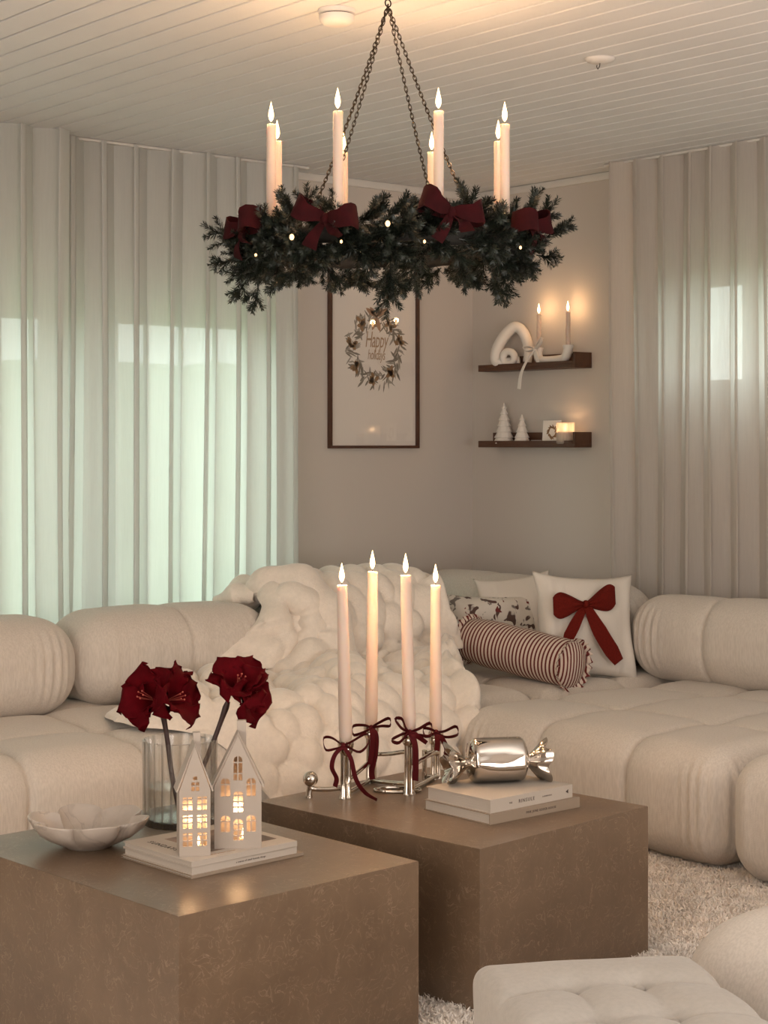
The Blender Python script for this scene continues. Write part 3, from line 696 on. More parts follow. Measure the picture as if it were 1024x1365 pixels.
thin_bow('thin red ribbon bow with a long hanging tail on the third candle post', kn(2, 974), 1,
         [[(-0.022, 0.012, 0.004), (-0.038, 0.036, 0.008), (-0.022, 0.038, 0.010), (-0.010, 0.012, 0.006)], [(-0.022, -0.004, 0.010), (-0.048, -0.018, 0.014), (-0.030, -0.026, 0.014), (-0.008, -0.006, 0.008)],
          [(0.024, 0.010, 0.006), (0.056, 0.026, 0.010), (0.056, -0.006, 0.014), (0.026, -0.006, 0.008)]],
         [[(0.014, -0.030, 0.012), (0.016, -0.085, 0.012), (0.015, -0.128, 0.012)], [(0.020, -0.008, 0.012), (0.046, -0.026, 0.016)]], 0.014)
thin_bow('thin red ribbon bow tied on the candle post beside the silver candy', kn(3, 974), 1,
         [[(-0.016, 0.010, 0.006), (-0.036, 0.012, 0.010), (-0.030, -0.010, 0.012), (-0.010, -0.004, 0.006)], [(0.024, 0.004, 0.006), (0.056, 0.018, 0.010), (0.060, -0.004, 0.014), (0.028, -0.012, 0.010)]],
         [[(0.018, -0.018, 0.012), (0.030, -0.045, 0.012), (0.028, -0.060, 0.012)], [(0.004, -0.020, 0.012), (0.002, -0.05, 0.012)]], 0.013)

# ------------------------------------------------------------------ books
def book(label, fc, rc_dir, lx, ly, z, th, cover, spine_text=None, group=None, off=0.0, text_size=0.011):
    """fc: front corner; x runs along the spine side to the right, y runs away to the left"""
    root = empty('book', (fc.x, fc.y, z), math.atan2(rc_dir.y, rc_dir.x)); tag(root, label, 'book', group)
    c = 0.0022
    MB().box((0, 0, 0), (lx, ly, c), 0.0006).build('back_cover', cover, root)
    MB().box((0, 0, th - c), (lx, ly, th), 0.0006).build('front_cover', cover, root)
    MB().box((0, 0, c), (lx, c, th - c)).build('spine', cover, root, smooth=False)
    MB().box((0.003, c, c), (lx - 0.003, ly - 0.004, th - c)).build('page_block', 'pages', root, smooth=False)
    if spine_text:
        for s, x, size, space in spine_text:
            me = text_mesh('spine_lettering', s, size, 0.0002, 'CENTER', 0, space)
            link('spine_lettering', me, 'ink', root, (lx * x, -0.0003, th / 2), (PI / 2, 0, 0))
    return root
def stack_frame(fcx, rcx, lcx, z):
    f, r_, l_ = pt(*fcx, z), pt(*rcx, z), pt(*lcx, z)
    return f, (r_ - f), (l_ - f)
f, e1, e2 = stack_frame((653, 1100), (773, 1076), (555, 1081), TT)
d1 = e1.normalized(); perp = Vector((-d1.y, d1.x, 0)); perp = perp if perp.dot(e2) > 0 else -perp
L1, W1 = e1.length, e2.length
book('tan hardback book at the bottom of the pile under the silver candy', f, d1, L1, W1, TT, 0.027, 'book_tan', [('PINK JUNE ODDER HOUSE', 0.56, 0.0085, 1.1)], 'books under the silver candy')
f2 = f + d1 * 0.006 + perp * 0.004
book('cream hardback book directly under the silver candy', f2, (d1 + perp * 0.02).normalized(), L1 * 0.93, W1 * 0.95, TT + 0.027, 0.034, 'book_cream',
     [('THE', 0.24, 0.006, 1.1), ('RINSULE', 0.43, 0.013, 1.25), ('COOKBOOKS', 0.68, 0.005, 1.2), ('\u25c0', 0.93, 0.012, 1)], 'books under the silver candy')
CANDYZ = TT + 0.061
f, e1, e2 = stack_frame((255, 1172), (405, 1140), (181, 1140), TT)
d1 = e1.normalized(); perp = Vector((-d1.y, d1.x, 0)); perp = perp if perp.dot(e2) > 0 else -perp
LL, LW = e1.length, e2.length
book('thin tan book at the bottom of the pile under the lit houses', f, d1, LL, LW * 1.0, TT, 0.007, 'book_tan', None, 'books under the lit houses')
book('cream paperback in the middle of the pile under the lit houses', f + d1 * 0.004 + perp * 0.003, d1, LL * 0.93, LW * 0.98, TT + 0.007, 0.017, 'book_cream', [('a season of small homely things', 0.55, 0.006, 1.1)], 'books under the lit houses')
tb = book('cream magazine with a dark cover photo directly under the lit houses', f + d1 * 0.002 + perp * 0.002, (d1 - perp * 0.01).normalized(), LL * 0.93, LW * 0.99, TT + 0.024, 0.013, 'book_cream', None, 'books under the lit houses')
MB().box((LL * 0.26, LW * 0.18, 0.0130), (LL * 0.86, LW * 0.82, 0.0134)).build('cover_picture', 'cover_photo', tb, smooth=False)
link('cover_lettering', text_mesh('cover_lettering', 'SUNDAYS', 0.022, 0.0002, 'CENTER', 0, 1.2), 'ink', tb, (LL * 0.13, LW * 0.62, 0.0133), (0, 0, -PI / 2))
link('cover_lettering', text_mesh('cover_lettering', 'quiet winter homes', 0.008, 0.0002, 'CENTER', 0, 1.1), 'gold_ink', tb, (LL * 0.32, LW * 0.09, 0.0133), (0, 0, 0))
HOUSEZ = TT + 0.0372

# ------------------------------------------------------------------ wrapped candy sculpture
cc = (pt(622, 1044, CANDYZ) + pt(702, 1040, CANDYZ)) / 2
cdir = (RIGHT * 0.97 + AHEAD * 0.20).normalized()
candy = empty('candy_sculpture', (cc.x, cc.y, CANDYZ), math.atan2(cdir.y, cdir.x)); tag(candy, 'mirror silver wrapped candy sculpture lying on the books', 'ornament')
def sq(a, n): return (abs(math.cos(a)) ** n + abs(math.sin(a)) ** n) ** (-1 / n)
def candy_body():
    m = MB(); prof = []
    for i in range(29):
        t = -1 + 2 * i / 28; prof.append((t, 0.0600 * (1 - abs(t) ** 3.6) ** 0.42 * (1 - 0.02 * math.cos(t * 9)) + 0.0155))
    seg = 64; vs = []
    for t, r in prof:
        for k in range(seg):
            a = 2 * PI * k / seg; nn = 2 + 1.3 * (1 - t * t)
            q = min(r, 0.0615) * (sq(a + 0.25, nn) * 0.93) * (1 + 0.020 * math.sin(9 * a + 2.5 * t) * abs(t) ** 2)
            vs.append((t * 0.080, q * math.cos(a), 0.0585 + q * math.sin(a)))
    m.add(vs, [(i * seg + k, i * seg + (k + 1) % seg, (i + 1) * seg + (k + 1) % seg, (i + 1) * seg + k) for i in range(28) for k in range(seg)] + [tuple(range(seg))[::-1], tuple(28 * seg + k for k in range(seg))])
    return m.build('body', 'chrome', candy)
candy_body()
def candy_end(s):
    m = MB(); seg = 60; vs = []; prof = [(0.072, 0.017), (0.082, 0.0155), (0.090, 0.0185), (0.102, 0.030), (0.116, 0.043), (0.130, 0.0525), (0.1355, 0.0545), (0.1365, 0.052), (0.128, 0.034), (0.117, 0.013), (0.112, 0.001)]
    for i, (x, r) in enumerate(prof):
        for k in range(seg):
            a = 2 * PI * k / seg; pl = min(1, max(0, (x - 0.078) / 0.04)); ruff = 1 + 0.13 * pl * math.sin(5 * a + (1.0 if s > 0 else 2.2)) + 0.05 * pl * math.sin(11 * a)
            vs.append((s * (x + 0.006 * pl * math.sin(5 * a + 0.8)), r * ruff * math.cos(a) * 0.95, 0.052 + r * ruff * math.sin(a) * 1.0 - 0.004 * pl))
    m.add(vs, [(i * seg + k, i * seg + (k + 1) % seg, (i + 1) * seg + (k + 1) % seg, (i + 1) * seg + k) for i in range(len(prof) - 1) for k in range(seg)])
    m.build('wrapper_end', 'chrome', candy)
candy_end(1); candy_end(-1)

# ------------------------------------------------------------------ marble bowl
bp = pt(118, 1128, TT); bowl = empty('petal_bowl', (bp.x, bp.y, TT), 0.2); tag(bowl, 'veined cream marble bowl shaped like an open flower', 'bowl')
def bowl_mesh():
    nl = 6; seg = 144; vs = []
    outer = [(0.030, 0.0, 0), (0.052, 0.0, 0), (0.058, 0.005, 0), (0.075, 0.012, 0.2), (0.105, 0.026, 0.6), (0.130, 0.045, 0.9), (0.143, 0.064, 1.0), (0.1455, 0.0715, 1.0)]
    inner = [(0.1435, 0.0735, 1.0), (0.139, 0.0715, 1.0), (0.130, 0.058, 0.95), (0.105, 0.036, 0.65), (0.075, 0.022, 0.25), (0.040, 0.016, 0), (0.002, 0.015, 0)]
    prof = outer + inner
    for r, z, w in prof:
        for k in range(seg):
            a = 2 * PI * k / seg; c = abs(math.cos(nl * a / 2)); lobe = 1 - 0.26 * w * (1 - c) ** 1.6
            dz = -0.010 * w * (1 - c) if z > 0.03 else 0
            vs.append((r * lobe * math.cos(a), r * lobe * math.sin(a), z + dz))
    n = len(prof); m = MB(); m.add(vs, [(i * seg + k, i * seg + (k + 1) % seg, (i + 1) * seg + (k + 1) % seg, (i + 1) * seg + k) for i in range(n - 1) for k in range(seg)] + [tuple(range(seg))[::-1], tuple((n - 1) * seg + k for k in range(seg))])
    return m.build('bowl_shell', 'marble', bowl)
bowl_mesh()

# ------------------------------------------------------------------ ribbed glass vase and red amaryllis
vp = pt(240, 1097, TT); VD = F * (H - TT) / (1097 - HOR); vz = H - (985 - HOR) / F * VD; vh = vz - TT; VR = 50 / F * VD
vase = empty('glass_vase', (vp.x, vp.y, TT)); tag(vase, 'clear ribbed glass vase holding two red flowers', 'vase')
NR = 22
def rib(amp): return lambda a, i: 1 + amp * (abs(math.cos(NR * a / 2)) - 0.6)
m = MB(); prof = [(VR * 0.02, 0.0), (VR * 0.93, 0.0), (VR * 0.97, 0.004), (VR * 0.965, 0.03), (VR * 0.965, vh * 0.5), (VR * 0.97, vh - 0.006), (VR * 0.975, vh), (VR * 0.955, vh + 0.001), (VR * 0.935, vh - 0.006), (VR * 0.925, vh * 0.5), (VR * 0.92, 0.018), (VR * 0.85, 0.013), (VR * 0.02, 0.013)]
seg = NR * 8; m.lathe(prof, seg, fn=lambda a, i: (1 + 0.09 * (abs(math.cos(NR * a / 2)) - 0.7)) if 2 <= i <= 6 else 1)
m.build('vase_glass', 'vase_glass', vase)
MB().lathe([(0.001, 0.0135), (VR * 0.84, 0.0135), (VR * 0.915, 0.020), (VR * 0.92, vh * 0.45), (VR * 0.90, vh * 0.452), (0.001, vh * 0.452)], 48).build('water', 'water', vase)

def petal(L_, Wd, cup, curl, wav, seed):
    r = random.Random(seed); ph = r.uniform(0, 6.28)
    def fn(u, v):
        x = (u - 0.5) * 2; t = v; w = Wd * 0.5 * max(0.10, math.sin(PI / 2 * t ** 0.8) ** 0.9) * math.sqrt(max(0.0, 1 - t ** 6)) * 1.05
        tip = 1 - 0.10 * abs(x) ** 1.8 * t + 0.02 * math.sin(5 * x + ph) * t
        y = L_ * t * tip
        rise = curl * L_ * (t ** 1.2) * (1 - 0.9 * t) - 0.35 * L_ * max(0, t - 0.55) ** 1.5 * 1.2
        ruff = wav * math.sin(9 * t + ph + 2.2 * x) * abs(x) ** 2 * t + wav * 0.5 * math.sin(17 * t + ph * 2) * abs(x) ** 3
        return Vector((w * x, y, rise + cup * (x * x) * w + ruff + 0.006 * (1 - abs(x)) * t))
    m = MB(); m.grid(fn, 13, 15); me = m.mesh('petal'); return me
def blossom(root, c, axis, size, seed, spin=0.0, n=6):
    axis = Vector(axis).normalized(); q = axis.to_track_quat('Z', 'Y'); r = random.Random(seed)
    for k in range(n):
        inner = k % 2; a = spin + 2 * PI * k / n + r.uniform(-0.1, 0.1); op = math.radians(28 + 10 * (1 - inner) + r.uniform(-8, 10))
        me = petal(size * r.uniform(0.92, 1.08), size * (0.78 if inner else 0.92), 0.30, 0.55, 0.013, seed * 10 + k)
        ob = link('petal', me, 'petal', root); md = ob.modifiers.new('thick', 'SOLIDIFY'); md.thickness = 0.0012
        R_ = Matrix.Translation(Vector(c)) @ q.to_matrix().to_4x4() @ Matrix.Rotation(a, 4, 'Z') @ Matrix.Rotation(op, 4, 'X') @ Matrix.Translation((0, 0.004, 0))
        ob.matrix_local = R_
    for k in range(5):
        a = 2 * PI * k / 5; tip = q @ Vector((0.010 * math.cos(a), 0.010 * math.sin(a), size * 0.62)) ; bs = q @ Vector((0, 0, 0.004))
        m = MB(); m.tube([Vector(c) + bs, Vector(c) + (bs + tip) / 2, Vector(c) + tip], [0.0012, 0.001, 0.0009], 6); m.sphere(Vector(c) + tip, 0.0024, 8, 6); m.build('stamen', 'stamen', root)
def amaryllis(label, base, head, blossoms, seed):
    root = empty('amaryllis', base); tag(root, label, 'flower', 'red flowers in the ribbed vase')
    b0 = Vector(base); h = Vector(head) - b0
    MB().tube(smooth_path([(0, 0, 0), h * 0.35 + Vector((0.004, 0, 0)), h * 0.72, h], 16), [0.0062] * 12 + [0.0066, 0.0075, 0.0085, 0.006], 10).build('stem', 'stem', root)
    for k, (ax, sz, spin, off) in enumerate(blossoms):
        a = RIGHT * ax[0] + UP * ax[1] - AHEAD * ax[2]
        blossom(root, h + (RIGHT * off[0] + UP * off[1] - AHEAD * off[2]), a, sz, seed + k, spin)
    return root
amaryllis('dark red amaryllis bloom on the left in the ribbed vase', ptd(240, 1085, VD) , ptd(216, 944, VD),
          [((-0.55, 0.35, 0.75), 0.105, 0.3, (-0.010, 0.020, 0.012)), ((0.70, 0.25, 0.45), 0.100, 0.9, (0.006, 0.018, 0.004)), ((-0.1, 0.95, -0.2), 0.085, 0.1, (0, 0.03, -0.01))], 3)
amaryllis('dark red amaryllis bloom on a slanting stem, on the right in the vase', ptd(250, 1085, VD), ptd(304, 935, VD),
          [((0.25, 0.80, 0.55), 0.100, 0.5, (0.022, 0.018, 0.006)), ((0.80, -0.05, 0.40), 0.095, 0.2, (0.026, 0.022, 0.0))], 7)

# ------------------------------------------------------------------ lit house lanterns
def house(label, base, rz, w, dp, hw, ha, panes, chim, group='white house lanterns'):
    """w front width, dp depth, hw eaves height, ha ridge height; panes: lists of openings in front plane"""
    root = empty('house_lantern', base, rz); tag(root, label, 'lantern', group); th = 0.004
    out = [(-w / 2, 0), (w / 2, 0), (w / 2, hw), (0, ha), (-w / 2, hw)]
    me = curve_mesh('front_wall', [out] + panes, th); o = link('front_wall', me, 'house_ceramic', root, (0, -dp / 2, 0), (PI / 2, 0, 0))
    me2 = curve_mesh('back_wall', [out], th); link('back_wall', me2, 'house_ceramic', root, (0, dp / 2, 0), (PI / 2, 0, 0))
    for s in (-1, 1):
        x = s * (w / 2 - th / 2)
        MB().box((x - th / 2, -dp / 2 + th / 2, 0), (x + th / 2, dp / 2 - th / 2, hw)).build('side_wall', 'house_ceramic', root, smooth=False)
        e = Vector((s * (w / 2 + 0.0035), 0, hw - 0.004)); r_ = Vector((0, 0, ha + 0.002)); d = (r_ - e).normalized(); nn = Vector((s * d.z, 0, -s * d.x)) if False else Vector((d.z * s, 0, abs(d.x)))
        nn = nn.normalized() * 0.004; dy = dp / 2 + 0.0025; vs = []
        for y in (-dy, dy): vs += [e + Vector((0, y, 0)), r_ + Vector((0, y, 0)), r_ + nn + Vector((-nn.x, y, 0.002)), e + nn + Vector((0, y, 0))]
        MB().add(vs, [(0, 1, 2, 3), (7, 6, 5, 4), (0, 4, 5, 1), (1, 5, 6, 2), (2, 6, 7, 3), (3, 7, 4, 0)]).build('roof_slope', 'house_ceramic', root, smooth=False)
    MB().box((-w / 2 + th, -dp / 2 + th, 0.0), (w / 2 - th, dp / 2 - th, 0.003)).build('floor_plate', 'house_ceramic', root, smooth=False)
    cx, cy, cw, c0, c1 = chim
    MB().box((cx - cw / 2, cy - cw / 2, c0), (cx + cw / 2, cy + cw / 2, c1), 0.0012).build('chimney', 'house_ceramic', root)
    MB().lathe([(0.012, 0.003), (0.0125, 0.016), (0.0105, 0.0165), (0.010, 0.014), (0.001, 0.014)], 20, (0.012, 0.004, 0)).build('tea_light', 'wax', root)
    fl = link('tea_flame', flame_mesh(0.45), 'tea_flame', root, (0.012, 0.004, 0.0155))
    l = bpy.data.lights.new('lantern_glow', 'POINT'); l.energy = 0.30; l.color = (1.0, 0.62, 0.32); l.shadow_soft_size = 0.006
    lo = bpy.data.objects.new('lantern_glow', l); COL.objects.link(lo); lo.parent = root; lo.location = (0.0, 0.014, hw * 0.55)
    return root
def rect(x0, z0, x1, z1): return [(x0, z0), (x1, z0), (x1, z1), (x0, z1)]
def win(cx, z0, w, h, rows, arch=False, bar=0.0027):
    """two panes across, rows: heights as fractions from the bottom; the top pair may be arched"""
    o = []; z = z0; tot = sum(rows); n = len(rows)
    for i, r_ in enumerate(rows):
        hh = (h - bar * (n - 1)) * r_ / tot
        for s in (-1, 1):
            x0, x1 = (cx - w / 2, cx - bar / 2) if s < 0 else (cx + bar / 2, cx + w / 2)
            if arch and i == n - 1:
                pts = [(x0, z), (x1, z)]; k = 6
                for q in range(k + 1):
                    t = q / k; x = x1 + (x0 - x1) * t; u = (x - cx) / (w / 2); pts.append((x, z + hh * (0.35 + 0.65 * math.sqrt(max(0, 1 - u * u)))))
                o.append(pts)
            else: o.append(rect(x0, z, x1, z + hh))
        z += hh + bar
    return o
HL = pt(258, 1137, HOUSEZ); HLd = F * (H - HOUSEZ) / (1137 - HOR); mpp = HLd / F
HW = 0.079; hh = (1137 - 1050) * mpp; ha = (1137 - 992) * mpp
P1 = []
for z in (13, 36.5, 60.5):
    for x in (-9.6, 9.6): P1 += win(x * mpp, z * mpp, 12.5 * mpp, 17.5 * mpp, (0.45, 0.38, 0.17))
P1 += win(0.5 * mpp, 86 * mpp, 10.5 * mpp, 11.5 * mpp, (0.55, 0.45)) + [rect(-2.2 * mpp, 100.5 * mpp, 3.0 * mpp, 105 * mpp)]
HR = pt(317, 1127, HOUSEZ); mp2 = F and (F * (H - HOUSEZ) / (1127 - HOR)) / F
P2 = []
for x in (-16.5, 17.5): P2 += win(x * mp2, 69 * mp2, 12 * mp2, 24 * mp2, (0.66, 0.34), True); P2 += win(x * mp2, 22 * mp2, 12 * mp2, 21.5 * mp2, (0.66, 0.34), True)
P2 += win(0.5 * mp2, 48 * mp2, 12.5 * mp2, 27.5 * mp2, (0.25, 0.25, 0.28, 0.22), True)
P2 += win(0.5 * mp2, 11 * mp2, 12.5 * mp2, 27.5 * mp2, (0.22, 0.25, 0.28, 0.25), True)
P2 += win(0.0 * mp2, 90 * mp2, 11.5 * mp2, 32 * mp2, (0.28, 0.46, 0.26), True)
house('narrow white ceramic house lantern with square glowing windows', (HL.x, HL.y, HOUSEZ), FACE_CAM + 0.22, 40 * mpp * 1.03, 0.055, hh, ha, P1, (0.010, 0.030, 0.017, hh + 0.02, ha + 0.022))
house('wider white ceramic house lantern with arched glowing windows', (HR.x, HR.y, HOUSEZ), FACE_CAM + 0.10, 61 * mp2 * 1.02, 0.055, 83 * mp2, 150 * mp2, P2, (0.009, 0.022, 0.021, 108 * mp2, 165 * mp2))
# ------------------------------------------------------------------ hanging wreath chandelier
CD = 4.70; ch0 = cam2world(0.011, CD, 1.885); CR = 0.335
wreath = empty('wreath_chandelier', ch0); tag(wreath, 'round fir garland chandelier hanging from the ceiling on black chains', 'chandelier')
def cv(r, ang, z=0.0):            # angle from the side nearest the camera, growing to the right
    return RIGHT * (r * math.sin(ang)) - AHEAD * (r * math.cos(ang)) + UP * z
MB().ring([cv(CR, 2 * PI * k / 64) for k in range(64)], 0.010, 8).build('ring', 'black_metal', wreath)
m = MB(); m.ring([cv(CR * 0.99, 2 * PI * k / 64, 0.004 * math.sin(k)) for k in range(64)], 0.024, 10); m.build('garland_core', 'twig', wreath)
apex = Vector((0, 0, CEIL - 0.055 - ch0.z))
def chain(end):
    n = 58; link_l = 0.0; pts = []
    for i in range(n + 1):
        t = i / n; p = apex.lerp(end, t); p.z -= 0.020 * math.sin(PI * t); pts.append(p)
    m = MB()
    for i in range(n):
        a, b = pts[i], pts[i + 1]; d = (b - a); ln = d.length * 0.78; d.normalize(); s = d.orthogonal().normalized()
        if i % 2: s = d.cross(s)
        c = (a + b) / 2
        m.ring([c + d * (ln * math.cos(q)) + s * (0.0042 * math.sin(q)) for q in [2 * PI * k / 10 for k in range(10)]], 0.0013, 5)
    return m.build('chain', 'brass_black', wreath)
for x, y in ((-0.219, 0.219), (-0.215, -0.219), (0.165, -0.27), (0.238, 0.205)):
    chain(RIGHT * x - AHEAD * y + UP * 0.012)
hk = MB(); hk.ring([apex + UP * 0.006 + Vector((0.010 * math.cos(a), 0, 0.010 * math.sin(a))) for a in [2 * PI * k / 16 for k in range(16)]], 0.002, 6)
hk.tube([apex + UP * 0.014, apex + UP * 0.035, apex + UP * 0.0545], 0.003, 8); hk.build('hanging_hook', 'black_metal', wreath)

# fir sprigs: a bent twig with needles all round
def sprig_mesh(L_, seed, dens=26):
    r = random.Random(seed); m = MB(); n = 7
    bend = r.uniform(-0.25, 0.25); bz = r.uniform(-0.2, 0.2)
    def c(t): return Vector((L_ * t, bend * L_ * t * t, bz * L_ * t * t))
    m.tube([c(i / n) for i in range(n + 1)], [0.0022 * (1 - 0.75 * i / n) for i in range(n + 1)], 5)
    vs = []; fs = []
    side = [(c, 0.06)]
    for t0, sg in ((0.30, 1), (0.45, -1), (0.62, 1)):          # side twigs
        p0 = c(t0); d0 = (c(t0 + 0.05) - c(t0 - 0.05)).normalized(); o0 = d0.orthogonal().normalized(); a0 = r.uniform(-0.6, 0.6) + (0 if sg > 0 else PI)
        dd = (d0 * 0.8 + (o0 * math.cos(a0) + d0.cross(o0) * math.sin(a0)) * 0.75).normalized(); l0 = L_ * (0.75 - 0.6 * t0)
        side.append((lambda t, p0=p0, dd=dd, l0=l0: p0 + dd * (l0 * t), 0.0)); m.tube([p0, p0 + dd * l0], [0.0014, 0.0005], 4)
    for q, (cf, t0) in enumerate(side):
        Lq = (cf(1) - cf(0)).length; K = int(Lq * 1000 * 1.9)
        for k in range(K):
            t = t0 + (1 - t0) * k / K; p = cf(t); d = (cf(min(1, t + 0.05)) - cf(t - 0.05)).normalized(); o = d.orthogonal().normalized(); a = r.uniform(0, 2 * PI)
            s = o * math.cos(a) + d.cross(o) * math.sin(a); nl = 0.026 * r.uniform(0.75, 1.2) * (1 - 0.35 * t)
            tip = p + (d * r.uniform(0.55, 0.95) + s).normalized() * nl; w = d.cross(s).normalized() * 0.0016
            b = len(vs); mid = p.lerp(tip, 0.55)
            vs += [p, mid + w, tip, mid - w]; fs += [(b, b + 1, b + 2, b + 3)]
    m.add(vs, fs); me = bpy.data.meshes.new('sprig'); me.from_pydata(m.v, [], m.f); me.update(); return me
SP = [sprig_mesh(l, 40 + i) for i, l in enumerate((0.085, 0.10, 0.115, 0.13, 0.095, 0.075))]
r = random.Random(77)
def put_sprig(pos, d, k=None, roll=None, s=1.0):
    ob = link('sprig', SP[r.randrange(6) if k is None else k], 'needle', wreath); q = Vector(d).normalized().to_track_quat('X', 'Z')
    ob.rotation_mode = 'QUATERNION'; ob.rotation_quaternion = q @ Quaternion((1, 0, 0), r.uniform(0, 6.28)); ob.location = pos; ob.scale = (s, s, s)
for i in range(272):
    ang = 2 * PI * i / 272 + r.uniform(-0.02, 0.02); b = r.uniform(-1.9, 1.9) if i % 4 else r.uniform(0, 2 * PI)
    pos = cv(CR + 0.030 * math.cos(b), ang, 0.026 * math.sin(b))
    tang = cv(1, ang + PI / 2) * (1 if r.random() < 0.7 else -1)
    rad = cv(1, ang) * math.cos(b) + UP * math.sin(b)
    put_sprig(pos, tang * r.uniform(0.5, 1.0) + rad * r.uniform(0.3, 1.0), s=r.uniform(0.70, 0.95))
# the stray tips that break the outline
for px, py, d, dr, du in ((336, 330, 4.62, -0.9, 0.35), (330, 372, 4.6, -0.5, -0.8), (345, 378, 4.55, -0.2, -1), (312, 345, 4.65, -0.8, -0.3), (395, 300, 4.5, -0.5, 0.8), (408, 300, 4.45, 0.1, 1), (425, 295, 4.5, 0.45, 0.8), (375, 305, 4.6, -0.9, 0.6),
                       (480, 300, 4.4, 0.5, 0.7), (520, 345, 4.38, 0.02, -1), (519, 360, 4.38, -0.05, -1), (630, 300, 4.4, -0.1, 1), (610, 345, 4.45, 0.2, -0.6), (655, 365, 4.5, 0.3, -0.9), (672, 360, 4.55, 0.1, -1), (720, 320, 4.65, 0.9, 0.35),
                       (715, 340, 4.7, 1, -0.2), (700, 300, 4.6, 0.25, 1), (690, 345, 4.6, 0.8, -0.6), (705, 310, 4.7, 0.6, 0.6), (560, 350, 4.4, -0.3, -0.7), (440, 350, 4.45, 0.3, -0.8), (395, 355, 4.5, -0.5, -0.6), (340, 350, 4.6, -0.9, -0.5), (325, 322, 4.75, -1, 0.2)):
    put_sprig(ptd(px, py, d) - ch0, RIGHT * dr + UP * du - AHEAD * 0.15, s=0.9)

# candle cups and candles
ANG = [22.5, 67.5, 112.5, 157.5, -157.5, -112.5, -67.5, -22.5]
CLAB = {22.5: 'white candle at the front of the hanging wreath, right of its centre', -22.5: 'tallest looking white candle at the front of the hanging wreath, left of its centre',
        67.5: 'rightmost white candle on the hanging wreath', -67.5: 'leftmost white candle on the hanging wreath', 112.5: 'white candle half hidden behind the rightmost one on the wreath',
        -112.5: 'white candle almost hidden behind the leftmost one on the wreath', 157.5: 'short looking white candle at the back of the wreath, right of centre', -157.5: 'short looking white candle at the back of the wreath, left of centre'}
for a in ANG:
    p = cv(CR, math.radians(a), 0.0)
    MB().lathe([(0.006, 0.008), (0.018, 0.012), (0.020, 0.022), (0.0155, 0.030), (0.0155, 0.052), (0.0140, 0.052), (0.0138, 0.034), (0.001, 0.033)], 18, p).build('candle_cup', 'black_metal', wreath)
    taper('taper_candle', CLAB[a], ch0 + p + UP * 0.034, 0.278, 0.0134, 0.0126, group='candles on the hanging wreath', seed=a)

# wide velvet bows at the foot of the front candles
def wide_bow(root, size, matname, loopw=0.062, reach=0.085, depth=0.035, tails=((-0.5, -1.0, 0.085), (0.45, -1.0, 0.10)), seed=0, th=0.0022, sub=''):
    """local frame: x right, y away, z up"""
    r_ = random.Random(seed)
    for s in (-1, 1):
        n = 20; path = []; wd = []; ws = []
        up = 0.22 + r_.uniform(-0.1, 0.15)
        for i in range(n):
            t = i / (n - 1); a = PI * (2 * t - 1)       # out along the front, back along the rear
            x = reach * size * (0.5 + 0.5 * math.cos(a)) ** 0.8; y = -depth * size * math.sin(a) * (0.4 + 0.6 * x / (reach * size)) - depth * size * 0.35
            path.append((s * (x + 0.004), y, up * x + 0.004 * math.sin(3 * a))); k = 0.30 + 0.70 * (x / (reach * size)) ** 0.7
            ws.append(loopw * size * k); wd.append((s * -0.25, 0.15 * math.sin(a), 1))
        MB().strip(path, wd, ws, th).build(sub + 'loop', matname, root)
    for tx, tz, ln in tails:
        n = 12; path = [(tx * ln * size * (i / (n - 1)) ** 0.9, -depth * size * 0.4 - 0.012 * size * math.sin(3 * i / n), tz * ln * size * i / (n - 1) - 0.004) for i in range(n)]
        MB().strip(path, (1, 0, -tx * 0.6), [loopw * size * (0.30 + 0.35 * i / (n - 1)) for i in range(n)], th).build(sub + 'tail', matname, root)
    MB().sphere((0, -depth * size * 0.45, 0), 0.013 * size, 14, 10, (0.95, 0.8, 1.25)).build(sub + 'knot', matname, root)
for a, lab, dz, tl in ((-22.5, 'dark red velvet bow on the front of the wreath, left of centre', 0.028, 0.12), (22.5, 'dark red velvet bow on the front of the wreath, right of centre', 0.044, 0.10),
                   (67.5, 'dark red velvet bow at the right end of the wreath', 0.035, 0.0), (-67.5, 'dark red velvet bow at the left end of the wreath', 0.030, 0.0)):
    ar = math.radians(a); p = ch0 + cv(CR + 0.058, ar, dz)
    b = empty('velvet_bow', p); tag(b, lab, 'bow', 'velvet bows on the wreath'); b.rotation_euler = (0, tl, FACE_CAM + ar)
    wide_bow(b, 1.0, 'velvet', seed=int(a), loopw=0.062, reach=0.078, depth=0.045, tails=((-0.5, -1.0, 0.07), (0.8, -0.6, 0.06)))

# small string lights in the garland
fl = empty('fairy_lights', ch0); tag(fl, 'string of tiny warm lights wound through the fir garland', 'string lights')
pathw = [cv(CR + 0.046 * math.cos(9 * t), t, 0.046 * math.sin(9 * t)) for t in [2 * PI * k / 260 for k in range(261)]]
MB().tube(pathw, 0.0009, 5).build('wire', 'brass_black', fl)
for px, py, d in ((389, 316, 4.42), (517, 298, 4.32), (641, 292, 4.40), (455, 322, 4.34), (566, 322, 4.34), (694, 330, 4.50), (341, 340, 4.60)):
    p = ptd(px, py, d - 0.07) - ch0; MB().sphere(p, 0.0060 if py < 317 else 0.0034, 10, 8, (1, 1, 1.3)).build('bulb', 'bulb', fl)

